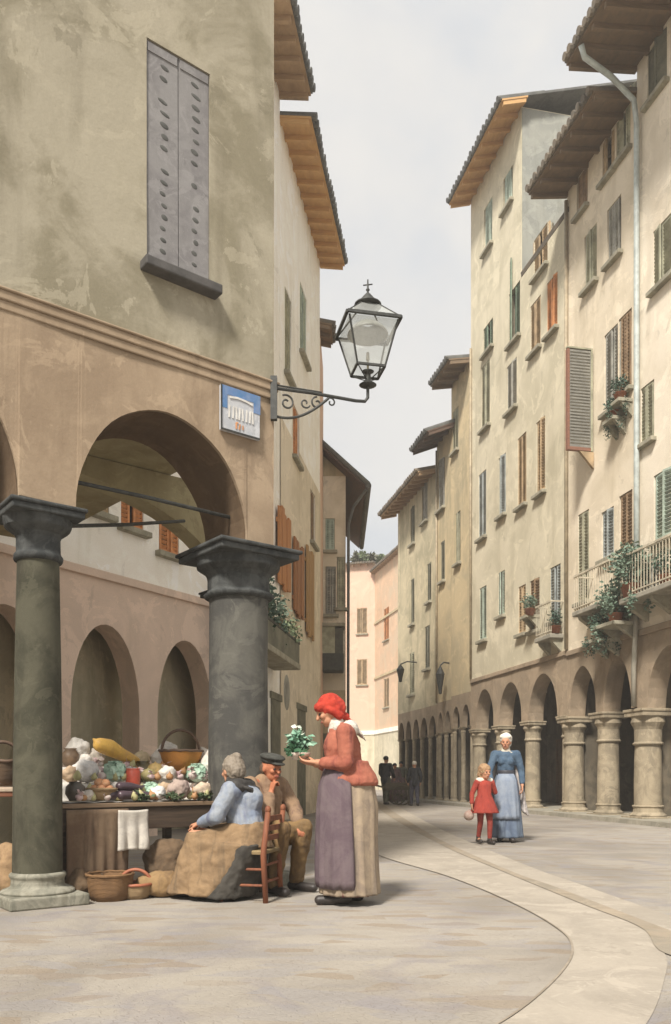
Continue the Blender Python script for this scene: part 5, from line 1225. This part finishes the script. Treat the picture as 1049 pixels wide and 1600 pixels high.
gbasket('round brown wicker basket on the ground at the front left of the stall', 172, 6.92, .15, .19, .2, weave('rust_basket_weave', (.26,.14,.055), (.16,.085,.035)), None)
gbasket('small basket with reddish arched handle on the ground before the white sheet', 212, 7.0, .10, .14, .11, wv_t, .13, hmat=plain('red_handle', (.30,.10,.05), .6))
def gsack(label, px, d, r, mat, seed, sx=1.3, sz=.7):
    m = MB(); m.ellip((0,0,r*sz*.9), (r*sx,r*.9,r*sz), None, 22, 14, wob=.25); m.ellip((r*.4,0,r*sz*1.4), (r*.6,r*.6,r*.4), None, 14, 10, wob=.3); m.v = [(x, y, max(0, z)) for x, y, z in m.v]
    o = m.build('sack', mat, None, voxel=.012, disp=.03, dscale=.08); tag(o, label, 'sack'); o.location = ((px-CX)/F*d, d, 0); o.rotation_euler = (0,0,R(seed*37)); return o
sbr = cloth('brown_sack', (.27,.175,.085), (.2,.13,.065), (.12,.075,.045), s1=6); sgr = cloth('grey_brown_sack', (.15,.10,.06), (.10,.068,.042), s1=6)
gsack('brown sack lying before the stall between baskets and seated woman', 252, 7.08, .15, sbr, 0, 1.4, .75); gsack('dark grey-brown sack beside the left column base', 122, 6.95, .13, sgr, 3, 1.0, 1.0)
gsack('dark sack under the right side of the stall table', 262, 7.5, .2, sgr, 5, 1.1, 1.2)
o = gsack('pale cloth heap on the ground under the wooden chair', 372, 7.05, .09, cloth('pale_grey_cloth', (.42,.385,.34), (.34,.31,.28), s1=8), 2, 1.2, .7)
m = MB(); m.ellip((0,0,.02), (.085,.06,.03), None, 18, 10, wob=.15); o = m.build('rag', cloth('orange_rag', (.42,.155,.06), (.34,.12,.05), s1=12), None, voxel=.008); tag(o, 'small orange rag on the pale cloth heap under the chair', 'rag'); o.location = ((372-CX)/F*7.05, 7.04, .135)
# second little stall left of the left column
s2 = thing('side_table', 'small wooden side table with pale top cloth left of the left column', 'table', (-2.86, 6.86, 0), R(30))
m = MB(); m.box(-.38, .38, -.3, .3, .86, .90); m.build('table_top', wood('red_brown_board', (.26,.10,.05), (.19,.075,.04)), s2, bevel=.006)
for sx in (-1, 1):
    for sy in (-1, 1): m = MB(); m.box(sx*.32-.03, sx*.32+.03, sy*.24-.03, sy*.24+.03, 0, .86); m.build('leg', wdk, s2)
m = MB(); m.box(-.39, .39, -.31, .31, .902, .94); m.jitter(.012, 9); o = m.build('table_cloth', sk2, None, bevel=.01); tag(o, 'folded cream cloth on the small side table', 'cloth'); o.location = (-2.86, 6.86, 0); o.rotation_euler = (0,0,R(30))
old_it = it
it = lambda px_, dep_, z_: (-2.71, 6.78, .945)
basket('brown wicker basket with thin arched handle on the small side table', 0, 0, 0, .10, .15, .19, wv_b, .17, R(30), hm)
it = old_it
gsack('tan sack leaning under the small side table', 14, 6.75, .17, cloth('tan_sack', (.33,.22,.12), (.27,.175,.10), (.16,.10,.06), s1=6), 4, .9, 1.5)
# ------------------------------------------------------------------ down the street
def wheel(name, par, c, r, mat, ax):
    m = MB(); ax = V(ax).normalized(); a = ax.cross(V((0,0,1))).normalized(); u = V((0,0,1)); c = V(c)
    m.tube([c+(a*math.cos(q*math.pi/12)+u*math.sin(q*math.pi/12))*r for q in range(25)], .025, 6)
    for q in range(8): m.bar(c, c+(a*math.cos(q*math.pi/4)+u*math.sin(q*math.pi/4))*r, .022)
    m.cap(c-ax*.06, c+ax*.06, .05, .05); m.build(name, mat, par)
hc = thing('handcart', 'low wooden two-wheeled handcart with the dark group far down the street', 'handcart', ((620-CX)/F*29.6, 29.6, 0), R(8))
cw = wood('cart_wood', (.16,.13,.085), (.105,.09,.06))
m = MB(); m.box(-.45, .55, -.3, .3, .52, .58); m.build('bed', cw, hc)
for sy in (-1, 1):
    m = MB(); m.box(-.45, .55, sy*.3-.02, sy*.3+.02, .581, .78); m.build('side_board', cw, hc); m = MB(); m.bar((-1.0,sy*.25,.75), (-.2,sy*.25,.55), .045); m.build('shaft', cw, hc); wheel('wheel', hc, (.1,sy*.37,.34), .34, cw, (0,1,0))
m = MB(); m.bar((.45,0,0), (.45,0,.52), .05); m.build('prop', cw, hc)
def heap(label, px, d, r, z, mat, seed, sz=.8):
    m = MB(); m.ellip((0,0,r*sz), (r*1.15,r,r*sz), None, 20, 14, wob=.25); m.ellip((r*.2,0,r*sz*1.75), (r*.3,r*.3,r*.3), None, 12, 8, wob=.3); m.v = [(x, y, max(0, zz)) for x, y, zz in m.v]
    o = m.build('sack', mat, None, voxel=.025, disp=.05, dscale=.2); tag(o, label, 'sack', 'pale sacks by the left house wall'); o.location = ((px-CX)/F*d, d, z); o.rotation_euler = (0,0,seed); return o
psk = cloth('pale_sack', (.84,.80,.73), (.74,.70,.64), (.58,.55,.52), s1=3)
# hanging board on the second right house
pa = F2.hit(928, 565)[0]
hb_ = F2.w(pa, 0, 0); z0, z1 = 8.95, 11.35
sb = thing('louvred_shutter', 'tall narrow grey louvred shutter with red-brown edge swung out from the right facade', 'shutter', (hb_.x, hb_.y, 0), F2.ang)
gp = wash('grey_sign_paint', (.26,.25,.22), (.20,.195,.175), (.15,.15,.13), s1=3, s2=6, streak=.3, bump=.2)
m = MB(); m.box(-.03, .03, -.66, -.10, z0+.04, z1); m.build('panel', gp, sb)
m = MB(); m.box(-.05, .05, -.72, -.661, z0-.04, z1); m.box(-.05, .05, -.66, -.1, z0-.04, z0+.039); m.build('edge', wood('red_brown_edge', (.26,.12,.075), (.19,.09,.06)), sb)
m = MB(); m.box(-.05, .05, -.0995, -.05, z0-.04, z1+.02); m.box(-.05, .05, -.72, -.05, z1+.021, z1+.06); m.build('frame', SH['s'], sb)
m = MB(); m.hull([(-.04,-.4,z0-.041), (.04,-.4,z0-.041), (-.04,-.02,z0-.061), (.04,-.02,z0-.061), (-.04,-.02,z0-.45), (.04,-.02,z0-.45)]); m.build('bracket', SH['t'], sb)
for k_ in range(30):
    z = z0+.12+(z1-z0-.2)*k_/29
    if k_ == 0: m = MB()
    for sx in (-1, 1): m.obox((sx*.036,-.38,z), (.012,0,.016), (0,.26,0), (.002,0,.003))
m.build('louvres', SH['y'], sb)
# plants on sills and balconies
terra = plain('terracotta', (.28,.11,.06), .8, .3)
def potplant(label, loc, r, h, mat, seed, n=160, size=.11, pot=.16, name='potted_plant', trail=False):
    t = thing(name, label, 'plant', loc); rg = random.Random(seed)
    m = MB(); m.lathe([(0,0), (pot*.7,0), (pot,pot*1.3), (pot*1.08,pot*1.35), (pot*.9,pot*1.35), (0,pot*1.2)], 18); m.build('pot', terra, t, smooth=True)
    m = MB(); leaves(m, (0,0,pot*1.3+h*.45), (r,r,h*.6), int(n*2.4), size*.62, rg)
    if trail:
        for k_ in range(6):
            a = rg.uniform(0,6.3); leaves(m, (r*.9*math.cos(a), r*.9*math.sin(a), -.15), (.12,.12,.3), 60, size*.5, rg)
    m.build('foliage', mat, t); 
    m = MB(); 
    for k_ in range(5): a = rg.uniform(0,6.3); m.tube([(0,0,pot), (r*.5*math.cos(a), r*.5*math.sin(a), pot+h*.5)], .012, 5)
    m.build('stem', SH['n'], t)
lf1 = leafmat('blue_green_leaf', (.10,.155,.11), (.19,.25,.18), 3); lf2 = leafmat('dark_leaf', (.045,.085,.06), (.08,.13,.085), 3); lf3 = leafmat('olive_leaf', (.13,.17,.09), (.2,.24,.13), 3)
def onf(fr, px, py, off): s, z = fr.hit(px, py, -off); return fr.w(s, -off, z)
potplant('big blue-green bush in a pot on the right-hand balcony, right of the hanging tendrils', (*onf(F1, 985, 958, .45)[:2], 4.86), .52, .95, lf1, 1, 420, .16, .2, trail=True)
potplant('blue-green bush on the balcony next to the pale downpipe', onf(F2, 962, 975, .35), .5, .8, lf1, 2, 360, .15, .17, trail=True)
potplant('dark trailing plant under the blue-green bushes on the arcade corbel', onf(F2, 940, 1000, .3), .38, .5, lf2, 3, 220, .12, .14, trail=True)
potplant('small green plant at the right edge of the balcony', (*onf(F1, 1040, 940, .42)[:2], 4.86), .28, .6, lf2, 4, 150, .11, .14)
potplant('dark plant hanging on the window ledge of the house by the downpipe, upper', onf(F2, 969, 628, .18), .26, .4, lf2, 5, 130, .1, .14, trail=True)
potplant('dark plant hanging on the window ledge near the swung-out grey shutter, lower', onf(F2, 960, 655, .18), .24, .35, lf2, 6, 110, .1, .13, trail=True)
potplant('blue-grey plant on the balcony of the tallest house, left of the rail', onf(F3, 828, 962, .3), .28, .45, lf1, 7, 130, .11, .14)
potplant('dark plant on the balcony of the tallest house by the ajar shutter', (*onf(F3, 868, 960, .2)[:2], 4.76), .22, .5, lf2, 8, 130, .11, .14)
# corbelled ledges that carry them
def ledge(label, fr, px, py, w_, over):
    s, z = fr.hit(px, py, -over/2); p_ = fr.w(s, 0, z); t = thing('ledge', label, 'ledge', (p_.x, p_.y, p_.z), fr.ang)
    m = MB(); m.box(-w_/2, w_/2, -over, -.012, -.09, -.004); m.build('slab', M['sill'], t, bevel=.012)
    for sx in (-1, 1): m = MB(); m.hull([(sx*w_*.35-.05,-.012,-.091), (sx*w_*.35+.05,-.012,-.091), (sx*w_*.35-.05,-over*.8,-.091), (sx*w_*.35+.05,-over*.8,-.091), (sx*w_*.35-.05,-.012,-.4), (sx*w_*.35+.05,-.012,-.4)]); m.build('corbel', M['sill'], t)
ledge('stone ledge under the blue-green bush next to the downpipe', F2, 962, 975, .9, .65); ledge('stone ledge under the dark trailing plant above the arcade', F2, 940, 1000, .7, .6)
ledge('thin ledge under the upper dark hanging plant', F2, 969, 628, .5, .36); ledge('thin ledge under the lower dark hanging plant', F2, 960, 655, .45, .36)
ledge('thin ledge under the blue-grey plant on the tallest house', F3, 828, 962, .5, .4)
# left street: balcony of plants and dark bay
s, z = FA2.hit(438, 1022, -.3); 
def lbalc(label, name, px0, px1, pyt, pyb, over, mat, top=None):
    s0, zb = FA2.hit(px0, pyb, -over); s1, _ = FA2.hit(px1, pyb, -over); zt = FA2.hit((px0+px1)/2, pyt, -over)[1]; zb = FA2.hit((px0+px1)/2, pyb, -over)[1]
    p_ = FA2.w((s0+s1)/2, 0, zb); t = thing(name, label, 'balcony', (p_.x, p_.y, p_.z), FA2.ang); hw_ = abs(s1-s0)/2
    return t, hw_, zt-zb
t, hw_, hh = lbalc('plant filled balcony with dark base on the left white house', 'balcony', 418, 470, 985, 1030, .62, None)
hw_ = max(.8, min(hw_, 1.6))
m = MB(); m.box(-hw_, hw_, -.62, -.024, 0, .12); m.build('slab', M['sill'], t, bevel=.015)
m = MB(); m.box(-hw_+.03, hw_-.03, -.60, -.56, .121, .55); m.build('front_panel', SH['d'], t)
m = MB(); m.box(-hw_+.0, hw_-.0, -.61, -.55, .551, .6); m.build('rail', M['iron'], t)
for sx in (-1, 1): m = MB(); m.box(sx*(hw_-.05)-.02, sx*(hw_-.05)+.02, -.559, -.024, .121, .55); m.build('side_panel', SH['d'], t)
tl = t
for k_, (x, lb) in enumerate(((-.65,'dark green balcony bush, nearest of three on the left balcony'), (.0,'blue-green balcony bush, middle of three on the left balcony'), (.65,'green balcony bush, farthest of three on the left balcony'))):
    p_ = V(t.location)+V((FA2.u.x, FA2.u.y, 0))*x*hw_-V((FA2.n.x, FA2.n.y, 0))*.32
    potplant(lb, (p_.x, p_.y, p_.z+.12), .50, 1.1+.25*(1-k_), (lf2, lf1, lf3)[k_], 30+k_, 330, .14, .16)
# dark enclosed bay on the gabled house's end wall
bt = thing('bay_window', 'dark enclosed bay box on the end wall of the gabled house', 'balcony', (-.42, 27.0, 4.35), 0)
m = MB(); m.box(-.22, .68, -.75, -.022, 0, .55); m.build('base_panel', plain('black_panel', (.06,.06,.05), .7, .3), bt, bevel=.02)
m = MB(); m.box(-.2, .4, -.7, -.03, .551, 1.4); m.build('glazing', SH['s'], bt); m = MB(); m.box(.401, .66, -.7, -.03, .551, 1.35); m.build('side_shutter', plain('dark_shutter_panel', (.085,.08,.06), .7, .3), bt)
m = MB(); m.box(-.26, .72, -.8, -.02, 1.401, 1.5); m.build('roof', M['sill'], bt)
# wall lamps / hanging signs far down the street
def tag_sign(label, fr, px, py0, py1, over, mat):
    s, zt = fr.hit(px, py0, -over); zb = fr.hit(px, py1, -over)[1]; p_ = fr.w(s, 0, (zt+zb)/2); h = (zt-zb)/2
    t = thing('wall_lamp', label, 'lamp', (p_.x, p_.y, p_.z), fr.ang)
    m = MB(); m.lathe([(.0,-h), (.06,-h*.95), (.08,-h*.6), (.16,h*.35), (.17,h*.4), (.1,h*.7), (.03,h*.95), (0,h)], 12, (0,-over,0)); m.build('lantern', mat, t)
    m = MB(); m.tube([(0,-over,h), (0,-over*.6,h+.12), (0,0,h+.1)], .03, 6); m.build('arm', M['iron'], t)
tag_sign('dark wall lamp hanging high above the right pillars, nearer of two', F5, 688, 1040, 1085, .35, M['iron']); tag_sign('dark wall lamp on the far right house beside the peach wall, farther of two', F5, 626, 1038, 1066, .7, M['iron'])
# shrubs on the roof terrace at the end of the street
rg = random.Random(9)
for k_, (px, py, r) in enumerate(((556,884,.5), (568,879,.62), (582,882,.5), (596,876,.42))):
    d = 63.6; p_ = at(px, py, d); t = thing('roof_shrub', 'olive green shrub on the roof of the pink end house', 'shrub', (p_.x, p_.y, 17.0), 0, 'shrubs on the far roof')
    h = max(.5, p_.z-17.0)+r
    m = MB(); leaves(m, (0,0,h*.6), (r*.75,r*.7,max(.5,h*.5)), 160, .3, rg); m.build('foliage', lf3 if k_%2 else M.setdefault('lf4', leafmat('dull_olive_leaf', (.085,.085,.05), (.14,.14,.085), 2)), t); m = MB(); m.tube([(0,0,0), (0,0,h*.5)], .06, 6); m.build('stem', SH['n'], t)
# ------------------------------------------------------------------ air
m = MB(); m.box(-430, 430, -330, 730, -1, 27)
hm_ = bpy.data.materials.new('haze'); hm_.use_nodes = True; nt = hm_.node_tree; nt.nodes.remove(nt.nodes['Principled BSDF'])
pv = nt.nodes.new('ShaderNodeVolumePrincipled'); pv.inputs['Color'].default_value = (.96,.93,.88,1); pv.inputs['Density'].default_value = .0025
nt.links.new(pv.outputs[0], nt.nodes['Material Output'].inputs['Volume'])
hz = m.build('haze', hm_); hz['kind'] = 'stuff'; hz['label'] = 'pale warm haze filling the street'
